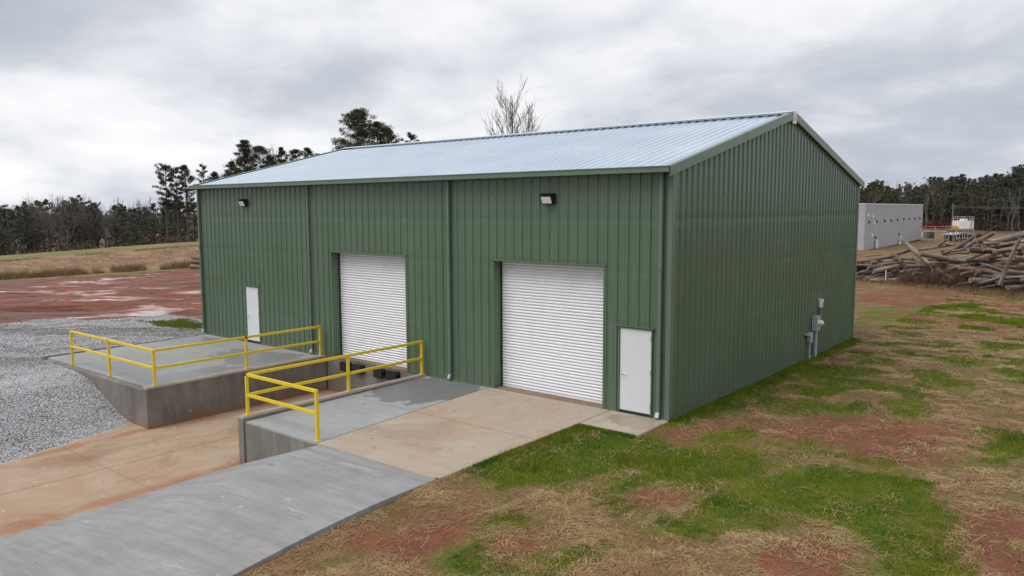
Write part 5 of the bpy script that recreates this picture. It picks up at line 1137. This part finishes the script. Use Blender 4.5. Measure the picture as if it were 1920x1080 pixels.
def f_xf(t, s):
    fbox(t, 'tank', 'xfmr_green', -7*s, 7*s, -0.8, 0.8, 0, 12*s, 0.05)
    for j in range(5): fbox(t, 'cooling_fin', 'xfmr_green', (-6+j*2.6)*s, (-5.2+j*2.6)*s, -1.15, -0.8, 1.5*s, 10.5*s)
    fbox(t, 'lid', 'xfmr_green', -7.4*s, 7.4*s, -0.9, 0.9, 12*s, 12.8*s)
far_thing('transformer', 'green ribbed transformer cabinet at the end of the grey building', 'transformer', 1741.5, 447, -0.95, f_xf)
def f_cab(t, s): fbox(t, 'cabinet', 'white_tank', -2.6*s, 2.6*s, -0.5, 0.5, 0, 11*s, 0.03); fbox(t, 'door', 'white_door', -2.2*s, 2.2*s, -0.54, -0.5, 1*s, 10*s); fbox(t, 'plinth', 'wall_concrete', -3.2*s, 3.2*s, -0.7, 0.7, -0.3, 0.02)
far_thing('utility_cabinet', 'white utility cabinet against the end of the grey building', 'cabinet', 1727.5, 446, -0.95, f_cab)
def f_pole(t, s):
    m = MB(); m.tube([(0, 0, -0.5), (0, 0, 62*s)], [0.17, 0.11], 8); m.build('pole', 'pole_wood', t)
    fbox(t, 'crossarm', 'pole_wood', -5*s, 6*s, -0.09, 0.09, 56.3*s, 57.6*s); fbox(t, 'crossarm', 'pole_wood', -4*s, 5*s, -0.09, 0.09, 53*s, 54*s)
    for z in (58.5, 55.5, 57): m = MB(); m.tube([(5*s, 0, z*s), (75*s, 1, (z-3.3)*s), (175*s, 2, (z-3.5)*s)], 0.02, 4); m.build('wire', 'wire', t)
far_thing('utility_pole', 'wooden utility pole with crossarms and wires beside the white tank', 'utility pole', 1784, 444, -1.0, f_pole)
def f_tank(t, s):
    fbox(t, 'tank', 'white_tank', -13*s, 12*s, -1.3, 1.3, 25*s, 40*s, 0.06)
    fbox(t, 'platform', 'galvanised', -20*s, 12.5*s, -1.4, 1.4, 22.6*s, 23.8*s); fbox(t, 'kick_plate', 'red_paint', -20*s, 12.5*s, -1.46, -1.4, 22.8*s, 23.4*s)
    for x in (-19, -8, 2, 11.5):
        for y in (-1.2, 1.2): fbox(t, 'leg', 'galvanised', (x-0.5)*s, (x+0.5)*s, y-0.06, y+0.06, 0, 22.6*s)
    for z in (43.5, 47.2): 
        for y in (-1.2, 1.2): fbox(t, 'guard_rail', 'galvanised', -11*s, 12*s, y-0.03, y+0.03, z*s, (z+0.7)*s)
    for x in (-11, -4, 4, 8, 11.6):
        for y in (-1.2, 1.2): fbox(t, 'rail_post', 'galvanised', (x-0.35)*s, (x+0.35)*s, y-0.03, y+0.03, 40*s, 47.2*s)
    fbox(t, 'hatch', 'white_tank', -3.5*s, 4*s, -0.6, 0.6, 40*s, 43.3*s, 0.03); fbox(t, 'control_box', 'orange_box', -19.5*s, -14.6*s, -0.9, 0.4, 25*s, 30.5*s, 0.03)
    for x in (5.3, 7.6): fbox(t, 'ladder_rail', 'galvanised', (x-0.25)*s, (x+0.25)*s, -1.42, -1.36, 24*s, 44*s)
    for j in range(9): fbox(t, 'ladder_rung', 'galvanised', 5.5*s, 7.4*s, -1.41, -1.37, (25+j*2)*s, (25.4+j*2)*s)
far_thing('elevated_tank', 'white box tank with roof railing raised on a steel platform', 'tank', 1804, 455.5, -1.0, f_tank)
def f_shed(t, s):
    fbox(t, 'wall', 'dark', -17*s, 17*s, -1.6, 1.6, 0, 11*s)
    for x in (-9, 3): fbox(t, 'window', 'lime_window', (x-3.2)*s, (x+3.2)*s, -1.66, -1.6, 1*s, 7.5*s)
    for j in range(8):
        y0 = -2.3+j*0.58; m = MB(); m.hexa([(-3*s, y0, 16*s), (19*s, y0, 11.3*s), (19*s, y0+0.56, 11.3*s), (-3*s, y0+0.56, 16*s), (-3*s, y0, 16.7*s), (19*s, y0, 12*s), (19*s, y0+0.56, 12*s), (-3*s, y0+0.56, 16.7*s)]); m.build('roof_panel', ('white_tank', 'red_paint')[j % 2], t)
    m = MB(); m.hexa([(-19*s, -1.9, 11.2*s), (-3.1*s, -1.9, 15.4*s), (-3.1*s, 1.9, 15.4*s), (-19*s, 1.9, 11.2*s), (-19*s, -1.9, 11.9*s), (-3.1*s, -1.9, 16.1*s), (-3.1*s, 1.9, 16.1*s), (-19*s, 1.9, 11.9*s)]); m.build('roof_panel', 'grey_box', t)
far_thing('small_shed', 'low dark shed with lime windows and striped roof under the white tank', 'shed', 1796, 452, -0.9, f_shed)
def f_pipe(t, s):
    for z, mt, r_ in ((28, 'red_paint', 0.09), (19, 'galvanised', 0.09)): m = MB(); m.tube([(-30*s, 0.5, z*s), (32*s, 0, z*s)], r_, 6); m.build('pipe', mt, t)
    for x in (-4, 16, 22, 30):
        fbox(t, 'post', 'galvanised', (x-0.4)*s, (x+0.4)*s, -0.06, 0.06, 0, (28 if x < 10 else 29.5)*s)
    for z in (13, 17, 24.5, 29): fbox(t, 'brace', 'galvanised', 16.5*s, 29.5*s, -0.04, 0.04, z*s, (z+0.6)*s)
    m = MB(); m.bar((16*s, 0.1, 14*s), (30*s, 0.1, 24*s), 0.06, 0.06); m.build('brace', 'galvanised', t)
far_thing('pipe_rack', 'steel pipe rack carrying a red pipe from the grey building', 'pipe rack', 1756, 455, -1.0, f_pipe)
